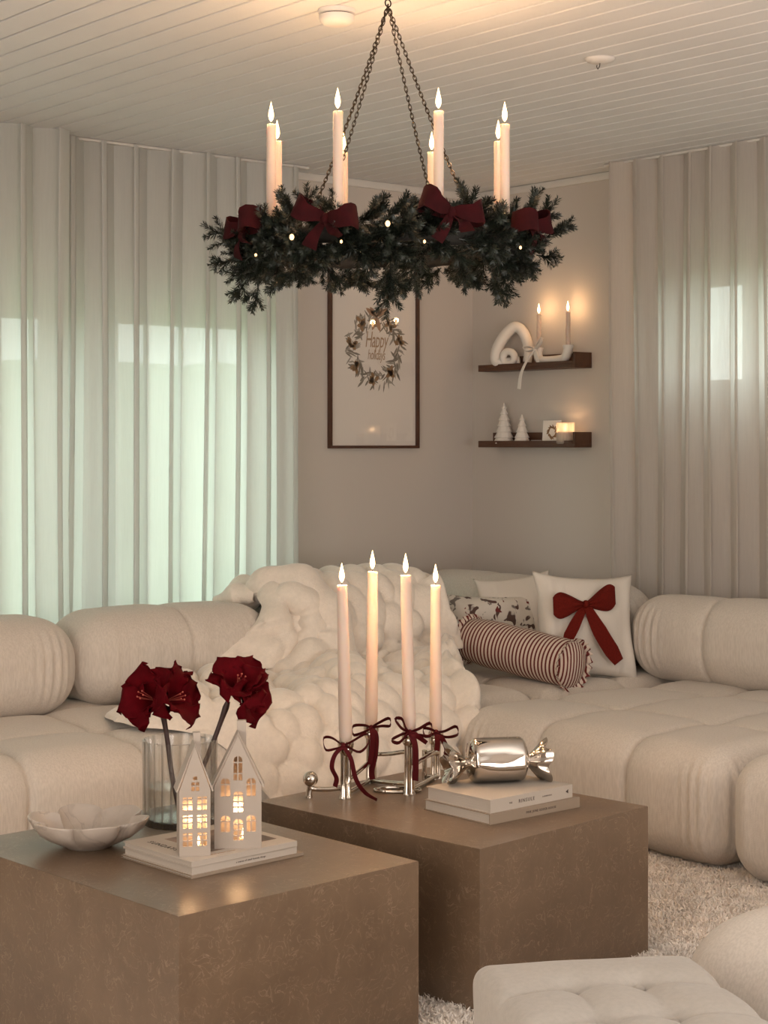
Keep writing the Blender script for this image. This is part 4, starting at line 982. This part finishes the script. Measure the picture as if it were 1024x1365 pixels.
# ------------------------------------------------------------------ smoke alarm and ceiling rose
sp_ = pt(449, 13, CEIL); sm = empty('smoke_alarm', (sp_.x, sp_.y, CEIL)); tag(sm, 'round white smoke alarm on the boarded ceiling', 'smoke alarm')
MB().lathe([(0.054, -0.0005), (0.054, -0.012), (0.050, -0.014)][::-1], 40).build('mounting_plate', 'plastic', sm)
MB().lathe([(0.046, -0.014), (0.046, -0.0175)][::-1], 40).build('vent_slot', 'slot_dark', sm)
MB().lathe([(0.002, -0.044), (0.036, -0.043), (0.047, -0.036), (0.051, -0.0265), (0.051, -0.0175)], 40).build('cover', 'plastic', sm)
cp_ = pt(800, 78, CEIL); cr = empty('ceiling_rose', (cp_.x, cp_.y, CEIL)); tag(cr, 'white ceiling lamp rose with a small wire hook', 'ceiling rose')
MB().lathe([(0.002, -0.016), (0.030, -0.014), (0.046, -0.007), (0.050, -0.0005)], 36).build('rose_cover', 'plastic', cr)
MB().tube([(0, 0, -0.014), (0.002, 0, -0.026), (0.010, 0, -0.036), (0.018, 0.002, -0.030), (0.016, 0.002, -0.024)], 0.0016, 6).build('wire_hook', 'slot_dark', cr)
# ------------------------------------------------------------------ fluffy throw
def throw():
    prof = [(0.575, 0.66), (0.60, 0.72), (0.68, 0.755), (0.80, 0.765), (0.90, 0.735), (0.965, 0.66), (0.995, 0.57), (1.01, 0.47), (1.07, 0.425), (1.20, 0.420), (1.40, 0.420), (1.54, 0.412), (1.625, 0.375), (1.675, 0.30), (1.690, 0.22), (1.692, 0.10)]
    P = smooth_path([(0, a, b) for a, b in prof], 240); s = [0.0]
    for i in range(1, len(P)): s.append(s[-1] + (P[i] - P[i - 1]).length)
    s = np.array(s); Y = np.array([p.y for p in P]); Z = np.array([p.z for p in P]); S = s[-1]
    NQ, NU = 190, 240; q = np.linspace(0, S, NQ); yy = np.interp(q, s, Y); zz = np.interp(q, s, Z)
    dy = np.gradient(yy, q); dz = np.gradient(zz, q); ny, nz = -dz, dy          # outward normal of the profile
    flip = np.sign(nz[NQ // 2]); ny, nz = ny * flip, nz * flip
    # q of the landmarks
    key_q = [0, 0.10, 0.30, 0.42, 0.52, 0.60, 0.72, 0.84, 0.95, 1.04, 1.14, 1.25, S]
    qa = lambda yv: float(np.interp(yv, yy[60:], q[60:]))
    qs = [0, 0.12, 0.30, 0.40, qa(1.03), qa(1.10), qa(1.2), qa(1.33), qa(1.48), qa(1.60), qa(1.675), S * 0.985, S]
    left = [1.86, 1.90, 1.90, 1.95, 2.34, 2.62, 2.80, 2.88, 2.83, 2.72, 2.56, 2.46, 2.42]
    right = [1.16, 1.13, 1.10, 1.06, 1.04, 1.08, 1.16, 1.28, 1.42, 1.49, 1.52, 1.54, 1.56]
    lu = np.interp(q, qs, left); ru = np.interp(q, qs, right)
    lu = lu + 0.02 * np.sin(q * 23) ; ru = ru + 0.015 * np.sin(q * 27 + 1)
    # hem of the drop: uneven
    t = np.linspace(0, 1, NU); U = ru[:, None] + (lu - ru)[:, None] * t[None, :]; Q = np.repeat(q[:, None], NU, 1)
    hem = 1 - 0.18 * np.clip(np.sin(t * 5.2 + 0.4), 0, 1) - 0.05 * np.sin(t * 17)
    qc = qa(1.60); Q = np.where(Q > qc, qc + (Q - qc) * hem[None, :], Q)
    # puffs: domes on a jittered lattice, elongated on the back
    rs = np.random.RandomState(5); best = np.full(Q.shape, 9.0)
    pitch = 0.104
    for i in range(-2, 34):
        for j in range(-2, 26):
            cu_ = 0.85 + pitch * (i + 0.5 * (j % 2)) + rs.normal() * 0.021; cq = pitch * 0.9 * j + rs.normal() * 0.019
            w = rs.uniform(0.85, 1.3); ex = 0.62 if cq < 0.5 else 1.0
            d = np.sqrt(((U - cu_) * 1.0) ** 2 + ((Q - cq) * ex) ** 2) / (pitch * 0.62 * w); best = np.minimum(best, d)
    dome = np.sqrt(np.clip(1.04 - np.minimum(best, 1.0) ** 2, 0.0, None)) - 0.2; PP = np.stack([U.ravel(), Q.ravel(), np.zeros(U.size)], 1)
    fold = snoise(PP, (7, 7, 0), 3, 6).reshape(Q.shape); fold2 = snoise(PP, (15, 11, 0), 8, 6).reshape(Q.shape)
    onseat = 1 / (1 + np.exp(-(Q - qa(1.05)) / 0.04)) * 1 / (1 + np.exp((Q - qa(1.62)) / 0.05))
    thick = 0.022 + 0.080 * dome + onseat * (0.030 * np.clip(fold, -0.6, 2) + 0.024)
    # a long rolled edge on the right and a ridge
    e_r = (U - ru[:, None]); thick += 0.050 * np.exp(-((e_r - 0.075) / 0.05) ** 2) * (Q > 0.4)
    e_l = lu[:, None] - U; ef = np.clip(e_l / 0.20, 0, 1); ef = np.where(Q > 0.5, ef * ef * (3 - 2 * ef) * 0.75 + 0.25, 1.0)
    el = np.minimum(np.minimum(U - ru[:, None], lu[:, None] - U), np.minimum((q[-1] - q)[:, None] * 1.0 + 0 * U, q[:, None] + 0.05))
    e = np.clip(el / 0.085, 0, 1); thick = np.clip(thick, 0.012, None) * ef * np.sqrt(np.clip(1 - (1 - e) ** 2, 0, 1))
    yq = np.interp(Q, s, Y); zq = np.interp(Q, s, Z); n1 = np.interp(Q, q, ny); n2 = np.interp(Q, q, nz)
    nl = np.sqrt(n1 ** 2 + n2 ** 2); V = np.stack([U, yq + n1 / nl * thick, zq + n2 / nl * thick], -1).reshape(-1, 3)
    idx = np.arange(NQ * NU).reshape(NQ, NU); F_ = np.stack([idx[:-1, :-1], idx[1:, :-1], idx[1:, 1:], idx[:-1, 1:]], -1).reshape(-1, 4)
    root = empty('fluffy_throw', (1.8, 1.2, 0.42)); tag(root, 'chunky white fluffy throw spilled over the sofa back and seat', 'throw blanket')
    link('blanket', np_mesh('blanket', V - np.array([1.8, 1.2, 0.42]), F_), 'fur', root)
    # the bunched up twist over the backrest
    up = -1 if np.cross(V[F_[5000, 2]] - V[F_[5000, 0]], V[F_[5000, 3]] - V[F_[5000, 1]])[2] < 0 else 1
    def rope(name, pts, rad, seed, nb):
        path = smooth_path(pts, 70); mm = MB(); rr = random.Random(seed); ph = rr.uniform(0, 6)
        R = [np.interp(i / 69, np.linspace(0, 1, len(rad)), rad) * (1 + 0.10 * math.sin(nb * i / 69 * 2 * PI + ph)) for i in range(70)]
        mm.tube(path, R, 30); Vv = np.array(mm.v); Vv += 0.010 * np.stack([snoise(Vv, (15, 15, 15), seed + k, 6) for k in range(3)], 1)
        fq = [f for f in mm.f if len(f) == 4]; me = np_mesh(name, Vv - np.array([1.8, 1.2, 0.42]), fq); link(name, me, 'fur', root)
    rope('fold', [(1.90, 0.70, 0.70), (1.88, 0.82, 0.785), (1.81, 0.90, 0.80), (1.74, 1.00, 0.73), (1.72, 1.06, 0.62), (1.78, 1.09, 0.53), (1.90, 1.10, 0.50), (2.00, 1.09, 0.455), (2.08, 1.10, 0.43)], [0.03, 0.07, 0.085, 0.085, 0.085, 0.085, 0.080, 0.065, 0.02], 3, 7)
    rope('fold', [(1.88, 0.90, 0.72), (1.86, 0.97, 0.76), (1.81, 1.03, 0.70), (1.82, 1.06, 0.62), (1.88, 1.06, 0.56)], [0.03, 0.06, 0.065, 0.06, 0.03], 5, 4)
    rope('fold', [(1.96, 0.62, 0.72), (1.95, 0.74, 0.765), (1.92, 0.82, 0.76)], [0.03, 0.05, 0.03], 9, 2)
    return root
throw()

# ------------------------------------------------------------------ cushions
def pillow_mesh(name, w, h, t, seed, ear=0.035, n=44):
    r_ = np.random.RandomState(seed); u = np.linspace(-1, 1, n); X, Y = np.meshgrid(u, u, indexing='xy')
    pinch = 1 - 0.075 * (1 - X ** 2 * 0 - np.abs(Y) ** 3)      # sides curve in between the corners
    def side(sg):
        th = t / 2 * np.clip((1 - X ** 4), 0, 1) ** 0.55 * np.clip((1 - Y ** 4), 0, 1) ** 0.55
        x = X * w / 2 * (1 - 0.12 * (1 - np.abs(Y) ** 2.5) * np.abs(X)); y = Y * h / 2 * (1 - 0.12 * (1 - np.abs(X) ** 2.5) * np.abs(Y))
        P = np.stack([x, sg * th, y], -1).reshape(-1, 3)
        P[:, 1] += sg * 0.016 * snoise(P, (14, 3, 14), seed, 7) * (th.ravel() / t * 2) + sg * 0.010 * snoise(P, (34, 3, 20), seed + 3, 7) * (th.ravel() / t * 2) ** 0.5 * (np.abs(X).ravel() > 0.5)
        return P
    A, B = side(-1), side(1); idx = np.arange(n * n).reshape(n, n)
    q = np.stack([idx[:-1, :-1], idx[:-1, 1:], idx[1:, 1:], idx[1:, :-1]], -1).reshape(-1, 4)
    me = np_mesh(name, np.concatenate([A, B]), np.concatenate([q, q[:, ::-1] + n * n]))
    bm = bmesh.new(); bm.from_mesh(me); bmesh.ops.remove_doubles(bm, verts=bm.verts, dist=1e-5); bm.to_mesh(me); bm.free()
    me.polygons.foreach_set('use_smooth', [True] * len(me.polygons)); return me
def cushion(label, cpx, d, w, h, t, matname, yaw, lean, roll, seed, name='cushion'):
    p = ptd(cpx[0], cpx[1], d); root = empty(name, p); tag(root, label, 'cushion', 'cushions on the corner sofa'); root.rotation_euler = Matrix.Rotation(FACE_CAM + yaw, 3, 'Z').to_4x4().to_quaternion().to_euler()
    root.rotation_euler = (Matrix.Rotation(FACE_CAM + yaw, 4, 'Z') @ Matrix.Rotation(lean, 4, 'X') @ Matrix.Rotation(roll, 4, 'Y')).to_euler()
    link('cover', pillow_mesh('cover', w, h, t, seed), matname, root); return root
cushion('cushion with a dark floral print behind the striped bolster', (655, 838), 7.45, 0.44, 0.31, 0.15, 'floral_linen', 0.10, -0.30, 0.02, 3)
cushion('plain cream cushion peeping out between the floral and the bow cushions', (690, 822), 7.52, 0.34, 0.38, 0.11, 'linen', 0.05, -0.25, -0.12, 5)
bc = cushion('cream linen cushion with a big dark red bow', (780, 835), 7.06, 0.45, 0.45, 0.17, 'linen', 0.30, -0.26, 0.06, 8)
wide_bow_scale = 1.0
bow = empty('bow', (0, 0, 0)); bow.parent = bc; bow.location = (-0.045, -0.104, 0.070); bow.scale = (0.86, 1, 0.86)
def flat_bow(parent):
    """a sewn-on bow lying on the cushion: x across, z up, y outwards (negative)"""
    for s in (-1, 1):
        pts = []
        n = 18; out = MB()
        def fn(u, v):
            x = v * 0.150; wv = 0.026 + 0.105 * (math.sin(min(1, v * 1.12) * PI / 2) ** 1.3) * math.sqrt(1 - 0.72 * (max(0, v - 0.70) / 0.30) ** 2)
            z = (u - 0.5) * wv + (0.028 if s > 0 else -0.012) * v + (0.02 * v if s > 0 else 0)
            y = -0.010 - 0.030 * math.sin(PI * u) ** 0.6 * math.sin(PI * min(1, v * 0.9 + 0.1)) - 0.004 * math.sin(u * 19) * (1 - v)
            return (s * (x + 0.008), y, z)
        out.grid(fn, 16, 16)
        def fb(u, v):
            p = fn(u, v); return (p[0], -0.004, p[2])
        out.grid(fb, 16, 16)
        out.build('loop', 'bow_cotton', parent)
    for path, w0, w1 in (([(0, -0.012, 0), (-0.035, -0.014, -0.06), (-0.075, -0.012, -0.13), (-0.10, -0.010, -0.17)], 0.030, 0.055), ([(0.005, -0.014, 0), (0.035, -0.018, -0.07), (0.085, -0.016, -0.16), (0.165, 0.004, -0.265)], 0.034, 0.075)):
        pp = smooth_path(path, 14); MB().strip(pp, (1, 0, 0.2), [w0 + (w1 - w0) * min(1, i / 7) * (1 if i < 12 else 0.75 - 0.3 * (i - 12)) for i in range(14)], 0.003).build('tail', 'bow_cotton', parent)
    MB().sphere((0, -0.020, 0), 0.017, 14, 10, (0.9, 0.8, 1.1)).build('knot', 'bow_cotton', parent)
flat_bow(bow)

# striped bolster
b0, b1 = ptd(634, 858, 7.15), ptd(757, 889, 6.80); bl = (b1 - b0).length + 0.04; bd = (b1 - b0).normalized()
BR = 0.098
zc = SEAT + 0.012 + BR
bol = empty('bolster_cushion', ((b0.x + b1.x) / 2, (b0.y + b1.y) / 2, zc), math.atan2(bd.y, bd.x)); tag(bol, 'red and cream striped bolster cushion with ruffled ends', 'cushion')
bol.rotation_euler[1] = -math.asin(max(-0.12, min(0.12, bd.z)))
m = MB(); nb = 60; seg = 40; vs = []
for i in range(nb + 1):
    t = -1 + 2 * i / nb; x = t * bl / 2; r_ = BR * (1 - 0.10 * abs(t) ** 6) * (1 + 0.012 * math.sin(t * 9))
    for k in range(seg): a = 2 * PI * k / seg; vs.append((x, r_ * math.cos(a), r_ * math.sin(a) * (0.97 if math.sin(a) < 0 else 1)))
m.add(vs, [(i * seg + k, i * seg + (k + 1) % seg, (i + 1) * seg + (k + 1) % seg, (i + 1) * seg + k) for i in range(nb) for k in range(seg)])
m.build('bolster_body', 'stripes_body', bol)
for s in (-1, 1):
    m = MB(); seg = 48; vs = []; prof = [(0.92, 0.0), (0.80, 0.008), (0.55, 0.017), (0.25, 0.021), (0.01, 0.022)]
    for rr, x in prof:
        for k in range(seg): a = 2 * PI * k / seg; vs.append((s * (bl / 2 + x), BR * rr * math.cos(a), BR * rr * math.sin(a)))
    m.add(vs, [(i * seg + k, i * seg + (k + 1) % seg, (i + 1) * seg + (k + 1) % seg, (i + 1) * seg + k) for i in range(4) for k in range(seg)]); m.build('end_cap', 'stripes_cap', bol)
    def ruff(u, v):
        a = 2 * PI * u; w = math.sin(a * 23) + 0.5 * math.sin(a * 37 + 1); rr = BR * (0.93 + 0.16 * v); return (s * (bl / 2 - 0.002 + 0.016 * v + 0.007 * w * v), rr * math.cos(a), rr * math.sin(a))
    MB().grid(ruff, 260, 4, True).build('ruffle', 'stripes_cap', bol)

# ------------------------------------------------------------------ button tufted footstool
fsr = 0.183; fb0 = pt(638, 1292, 0.385); 
st = empty('footstool', (0, 0, 0)); tag(st, 'cream button tufted footstool at the lower right', 'footstool')
gx = (RIGHT * math.cos(fsr) + AHEAD * math.sin(fsr)).normalized(); gy = (-AHEAD * math.cos(fsr) + RIGHT * math.sin(fsr)).normalized()   # gx along the far edge, gy towards the camera
orig = pt(628, 1289, 0.392); st.location = (orig.x, orig.y, 0.012)
FW, FL, FT = 0.425, 0.62, 0.385
BX = [0.148, 0.272]; BY = [0.145, 0.322, 0.50]
def stool():
    P, N, Q = rounded(FW, FL, 0.17, 0.030, 0.0075); disp = np.zeros(len(P)); top = np.clip(N[:, 2], 0, 1)
    pts = [(x, y) for x in BX for y in BY]
    for x, y in pts:
        d = np.hypot(P[:, 0] - x, P[:, 1] - y); disp -= 0.030 * np.exp(-(d / 0.030) ** 1.2) * top
    # pleats run between buttons and out to the edges
    segs = []
    for y in BY: segs += [((BX[0], y), (BX[1], y))]
    for x in BX: segs += [((x, BY[0]), (x, BY[1])), ((x, BY[1]), (x, BY[2]))]
    for k, y in enumerate(BY): segs += [((0, y + 0.045), (BX[0], y)), ((BX[1], y), (FW, y + 0.045))]
    segs += [((BX[0], BY[2]), (BX[0], FL)), ((BX[1], BY[2]), (BX[1], FL))]
    seam = np.zeros(len(P))
    for (ax, ay), (bx, by) in segs:
        v = np.array([bx - ax, by - ay]); L2 = v @ v; t = np.clip(((P[:, 0] - ax) * v[0] + (P[:, 1] - ay) * v[1]) / L2, 0, 1)
        d = np.hypot(P[:, 0] - ax - t * v[0], P[:, 1] - ay - t * v[1]); seam = np.maximum(seam, 0.006 * np.exp(-(d / 0.006)) + 0.007 * np.exp(-(d / 0.03) ** 2))
    disp -= seam * top
    fx = 4 * P[:, 0] / FW * (1 - P[:, 0] / FW); fy = 4 * P[:, 1] / FL * (1 - P[:, 1] / FL)
    disp += 0.013 * np.clip(fx, 0, 1) ** 0.5 * np.clip(fy, 0, 1) ** 0.5 * top + 0.002 * snoise(P, (20, 20, 20), 4)
    V = P + N * disp[:, None]; V[:, 2] += 0.215
    W_ = V[:, 0:1] * np.array([gx]) + V[:, 1:2] * np.array([gy]); W_[:, 2] += V[:, 2]
    link('seat_pad', np_mesh('seat_pad', W_, Q[:, ::-1]), 'stool_fabric', st)
    for x, y in pts:
        c = gx * x + gy * y + UP * (V[np.argmin(np.hypot(P[:, 0] - x, P[:, 1] - y) + 9 * (N[:, 2] < 0.9)), 2] + 0.011); MB().sphere(c, 0.0115, 14, 8, (1, 1, 0.5)).build('button', 'stool_fabric', st)
    m = MB(); m.box((0, 0, 0), (1, 1, 1)); 
    P, N, Q = rounded(FW - 0.03, FL - 0.03, 0.16, 0.015, 0.02); V = P; V[:, 2] += 0.055; V[:, :2] += 0.015
    W_ = V[:, 0:1] * np.array([gx]) + V[:, 1:2] * np.array([gy]); W_[:, 2] += V[:, 2]; link('base', np_mesh('base', W_, Q[:, ::-1]), 'stool_fabric', st)
    for x in (0.06, FW - 0.06):
        for y in (0.06, FL - 0.06): MB().lathe([(0.014, 0.0), (0.020, 0.056)], 12, gx * x + gy * y).build('foot', 'dark_wood_foot', st)
stool()

# big soft ottoman at the right edge
op = pt(905, 1262, 0.33); ot = empty('ottoman', (0, 0, 0)); tag(ot, 'big rounded cream ottoman cut off at the lower right corner', 'ottoman')
OW = 0.84
ot.location = (op.x - OW + 0.03, op.y - 0.03, 0.0)
me = puffy('ottoman_cushion', OW, OW, 0.365, 0.16, (OW / 2,), (OW / 2,), seed=61, depth=0.02, wrinkle=0.8, crown=0.035)
oang = math.atan2(-SA + 0.0, -CA)
ob = link('ottoman_cushion', me, 'sofa_fabric', ot, (0, 0, 0.03))
for a in (0.15, OW - 0.15):
    for b in (0.15, OW - 0.15): MB().lathe([(0.03, 0.014), (0.035, 0.06)], 12, (a, b, 0)).build('foot', 'dark_wood_foot', ot)

# ------------------------------------------------------------------ framed print on the left wall
fx0, fx1, fz0, fz1 = 0.372, 0.922, 1.330, 2.215
pic = empty('framed_picture', ((fx0 + fx1) / 2, 0.0, fz0)); tag(pic, 'tall dark framed wreath print on the wall beside the curtain', 'picture')
FWd, FHt = fx1 - fx0, fz1 - fz0; fr = 0.013
for nm, a, b in (('frame_rail', (-FWd / 2, 0.002, 0), (FWd / 2, 0.026, fr)), ('frame_rail', (-FWd / 2, 0.002, FHt - fr), (FWd / 2, 0.026, FHt)),
                 ('frame_stile', (-FWd / 2, 0.002, fr), (-FWd / 2 + fr, 0.026, FHt - fr)), ('frame_stile', (FWd / 2 - fr, 0.002, fr), (FWd / 2, 0.026, FHt - fr))):
    MB().box(a, b, 0.0012).build(nm, 'frame_wood', pic)
MB().box((-FWd / 2 + fr, 0.003, fr), (FWd / 2 - fr, 0.008, FHt - fr)).build('paper', 'paper', pic, smooth=False)
# the print: seen from the room its right is world -X
def leafshape(m, cx, cz, ang, L_, W_, y):
    d = Vector((math.cos(ang), 0, math.sin(ang))); s = Vector((-d.z, 0, d.x)); pts = []
    for t, w in ((0, 0.12), (0.25, 0.8), (0.55, 1), (0.82, 0.6), (1, 0)): pts.append((t, w))
    o = Vector((cx, y, cz)); up = [o + d * (L_ * t) + s * (W_ * w / 2) for t, w in pts]; dn = [o + d * (L_ * t) - s * (W_ * w / 2) for t, w in pts[:-1]]
    m.add(up + dn[::-1], [tuple(range(9))])
wc = (-0.015, 0.0, FHt * 0.535); rw, rh = 0.145, 0.150; rp = random.Random(6)
ms = {k: MB() for k in ('print_leaf', 'print_leaf_pale', 'print_cone', 'print_ribbon')}
for i in range(190):
    a = 2 * PI * i / 190; k = rp.choice(['print_leaf', 'print_leaf', 'print_leaf_pale']); rr = 1 + rp.uniform(-0.14, 0.14)
    leafshape(ms[k], wc[0] + rw * rr * math.cos(a), wc[2] + rh * rr * math.sin(a), a + PI / 2 + rp.choice([-1, 1]) * rp.uniform(0.4, 1.3) + (PI if rp.random() < 0.2 else 0), rp.uniform(0.035, 0.062), rp.uniform(0.007, 0.013), 0.0083 + rp.uniform(0, 0.0002))
for a in (0.1, -0.55, -1.5, -2.3, 2.9, 0.9, 2.2): 
    for q in range(7): leafshape(ms['print_cone'], wc[0] + rw * math.cos(a) + rp.uniform(-.012, .012), wc[2] + rh * math.sin(a) + rp.uniform(-.014, .014), rp.uniform(0, 6.28), 0.032, 0.020, 0.0087)
for a, l in ((0.55, 0.075), (0.85, 0.06), (2.6, 0.085), (2.3, 0.06), (-1.2, 0.07), (-1.9, 0.075)): leafshape(ms['print_ribbon'], wc[0], wc[2] + rh * 1.02, a, l, 0.026, 0.0089)
for k, m in ms.items():
    me = bpy.data.meshes.new('wreath_print'); me.from_pydata(m.v, [], m.f); me.update(); link('wreath_print', me, k, pic)
for s, z, size in (('Happy', 0.040, 0.075), ('holidays', -0.030, 0.048)):
    link('lettering', text_mesh('lettering', s, size, 0.0001, 'CENTER', 0.25, 0.9), 'gold_ink', pic, (wc[0], 0.0092, wc[2] + z), (PI / 2, 0, PI)).scale = (0.78, 1.45, 1)
MB().box((-FWd / 2 + fr, 0.014, fr), (FWd / 2 - fr, 0.016, FHt - fr)).build('glass', 'picture_glass', pic, smooth=False)

# ------------------------------------------------------------------ picture ledges on the right wall
def ledge(label, y0, y1, z):
    root = empty('wall_shelf', (0, y0, z)); tag(root, label, 'shelf', 'dark wood wall shelves'); L_ = y1 - y0
    MB().box((0.001, 0, 0), (0.115, L_, 0.016), 0.001).build('shelf_board', 'shelf_wood', root)
    MB().box((0.001, 0, 0.016), (0.016, L_, 0.072), 0.001).build('back_rail', 'shelf_wood', root)
    MB().box((0.104, 0, 0.016), (0.115, L_ - 0.012, 0.032), 0.001).build('front_lip', 'shelf_wood', root)
    MB().box((0.016, L_ - 0.012, 0.016), (0.115, L_, 0.072), 0.001).build('end_panel', 'shelf_wood', root)
    return root
SY0, SY1 = 0.165, 0.815
Z1, Z2 = 1.703, 1.334
ledge('upper dark wood wall shelf with the two lit candles', SY0, SY1, Z1)
ledge('lower dark wood wall shelf with the little trees', SY0, SY1, Z2)
def on_shelf(px, x=0.062):        # the point on the shelf's middle line seen at px
    k = (px - 512) / F; y = 0.5
    for _ in range(30):
        p = Vector((x, y, 0)) - Vector((cam.location.x, cam.location.y, 0)); e = p.dot(RIGHT) - k * p.dot(AHEAD); y -= e / (RIGHT.y - k * AHEAD.y)
    return y, p.dot(AHEAD)
zt1, zt2 = Z1 + 0.0165, Z2 + 0.0165
# ceramic knot sculpture
y, d = on_shelf(683); mp_ = d / F
kn_ = empty('knot_sculpture', (0.062, y, zt1), math.radians(112)); tag(kn_, 'cream ceramic loop sculpture on the upper shelf', 'ornament')
pts = [(0.062, 0.012, 0.020), (0.066, 0.014, 0.070), (0.045, 0.012, 0.135), (0.010, 0.006, 0.160), (-0.032, -0.004, 0.125), (-0.062, -0.012, 0.070), (-0.066, -0.012, 0.030), (-0.040, -0.008, 0.020), (0.0, 0.0, 0.021), (0.030, 0.008, 0.026)]
sx_ = 1.22
MB().tube(smooth_path([(a * sx_, b, c * sx_) for a, b, c in pts], 46), [0.023 + 0.005 * math.sin(PI * i / 45) for i in range(46)], 14).build('loop', 'ceramic', kn_)
MB().ring([(-0.010 + 0.030 * math.cos(a), -0.020, 0.047 + 0.030 * math.sin(a)) for a in [2 * PI * k / 28 for k in range(28)]], 0.018, 12).build('curl', 'ceramic', kn_)
# U shaped twin candle holder with two twisted candles and a white bow
y, d = on_shelf(745); mp_ = d / F
uh = empty('twin_candle_holder', (0.070, y, zt1), PI / 2); tag(uh, 'white ceramic curved holder for two candles on the upper shelf', 'candle holder')
c_l, c_r = (723 - 745) * mp_ / 0.64, (757 - 745) * mp_ / 0.64
m = MB(); path = smooth_path([(c_l - 0.004, 0, 0.090), (c_l - 0.008, 0, 0.055), (c_l + 0.012, 0, 0.026), (0, 0, 0.024), (c_r - 0.018, 0, 0.034), (c_r, 0, 0.062), (c_r + 0.002, 0, 0.092)], 30)
m.tube(path, [0.0235, 0.0235, 0.0225] + [0.0215] * 24 + [0.024, 0.026, 0.027], 16); m.build('holder_body', 'ceramic', uh)
zc0 = hz(uh.location, 415 + 0) ; ztop = hz(uh.location, 417)
for c_, nm in ((c_l - 0.002, 'twisted beige candle on the upper shelf, the left one'), (c_r + 0.002, 'twisted beige candle on the upper shelf, the right one')):
    p = uh.matrix_basis @ Vector((c_, 0, 0.088)); taper('twisted_candle', nm, p, ztop - p.z, 0.0108, 0.0100, group='candles on the wall shelf', waxmat='twist_wax', flame=FLAME_S, twist=9.0, power=0.75)
wb = empty('white_bow', uh.matrix_basis @ Vector((c_l + 0.004, -0.028, 0.078)), PI / 2 + 0.15); wb.scale = (1.25, 1.25, 1.25); tag(wb, 'white ribbon bow hanging over the edge of the upper shelf', 'bow')
for s, pts in ((1, [(0, 0, 0), (0.020, -0.006, 0.028), (0.038, -0.010, 0.042), (0.030, -0.014, 0.018), (0, -0.004, 0)]), (1, [(0, 0, 0), (-0.024, -0.006, 0.010), (-0.050, -0.010, 0.008), (-0.030, -0.014, -0.006), (0, -0.004, 0)])):
    MB().strip(smooth_path(pts, 18), (0.2, -1, 0.3), 0.016, 0.002).build('loop', 'white_ribbon', wb)
MB().strip(smooth_path([(0, -0.004, 0), (-0.020, -0.030, -0.045), (-0.030, -0.052, -0.095), (-0.038, -0.054, -0.15)], 16), (1, -0.2, 0), [0.010 + 0.008 * i / 15 for i in range(16)], 0.002).build('tail', 'white_ribbon', wb)
MB().strip(smooth_path([(0, -0.004, 0), (0.016, -0.014, -0.030), (0.026, -0.014, -0.070)], 12), (1, -0.2, 0), [0.010 + 0.008 * i / 11 for i in range(12)], 0.002).build('tail', 'white_ribbon', wb)
MB().sphere((0, -0.004, 0), 0.007, 10, 8).build('knot', 'white_ribbon', wb)
# little ceramic trees
def tree(label, px, hgt, rad, tiers, seed):
    y, d = on_shelf(px); root = empty('ceramic_tree', (0.062, y, zt2)); tag(root, label, 'ornament', 'white ceramic trees on the lower shelf')
    m = MB(); prof = [(rad * 0.9, 0.0)]
    for k in range(tiers):
        z0, z1 = hgt * k / tiers, hgt * (k + 1) / tiers; r0 = rad * (1 - k / tiers) + 0.004; r1 = rad * (1 - (k + 1) / tiers) + 0.003
        prof += [(r0, z0 + hgt * 0.012), (r0 * 0.96 + 0.001, z0 + hgt * 0.030), ((r0 + r1) / 2, (z0 + z1) / 2), (r1 * 0.92, z1)]
    prof.append((0.001, hgt * 1.012))
    m.lathe(prof, 42, fn=lambda a, i: 1 + 0.11 * (0.5 + 0.5 * math.cos(9 * a + 1.4 * ((i - 1) // 4))) * (1 if (i - 1) % 4 in (0, 1) else 0.4)); m.build('tree_body', 'ceramic', root)
    return root
tree('larger white ceramic tree on the lower shelf', 672, 0.198, 0.046, 7, 1)
tree('smaller white ceramic tree on the lower shelf', 696, 0.140, 0.037, 5, 2)
# small card with a wreath picture, a pebble-like dish, a glass tealight
y, d = on_shelf(733); cdn = empty('wreath_card', (0.055, y, zt2), PI / 2 + 0.2); tag(cdn, 'small white card with a brown wreath picture leaning on the lower shelf', 'card'); cdn.rotation_euler[0] = -0.10
MB().box((-0.050, 0, 0.001), (0.050, 0.005, 0.112), 0.0008).build('card_board', 'paper', cdn)
m = MB(); rp = random.Random(9)
for i in range(34):
    a = 2 * PI * i / 34; leafshape(m, 0.004 + 0.017 * math.cos(a), 0.056 + 0.022 * math.sin(a), a + 1.2 + rp.uniform(-.8, .8), 0.017, 0.007, -0.0006)
me = bpy.data.meshes.new('wreath_print'); me.from_pydata(m.v, [], m.f); me.update(); link('wreath_print', me, 'print_cone', cdn)
y, d = on_shelf(715, 0.08); ds = empty('little_dish', (0.08, y, zt2)); tag(ds, 'tiny white ceramic dish between the small tree and the card', 'dish')
MB().lathe([(0.014, 0), (0.022, 0.006), (0.026, 0.018), (0.0235, 0.018), (0.019, 0.008), (0.001, 0.006)], 24).build('dish_body', 'ceramic', ds)
y, d = on_shelf(754, 0.080); tl = empty('tealight_glass', (0.080, y, zt2)); tag(tl, 'frosted glass tealight holder glowing on the lower shelf', 'tealight')
MB().lathe([(0.001, 0.0), (0.040, 0.0), (0.043, 0.004), (0.043, 0.098), (0.0405, 0.099), (0.0395, 0.095), (0.0395, 0.010), (0.001, 0.009)], 36).build('glass_cup', 'frosted', tl)
MB().lathe([(0.001, 0.0095), (0.036, 0.0095), (0.037, 0.058), (0.002, 0.058)], 30).build('wax_fill', 'wax', tl)
link('flame', flame_mesh(0.7), 'flame', tl, (0, 0, 0.060)); flame_light(tl, (0, 0, 0.078), 0.45, 0.009)
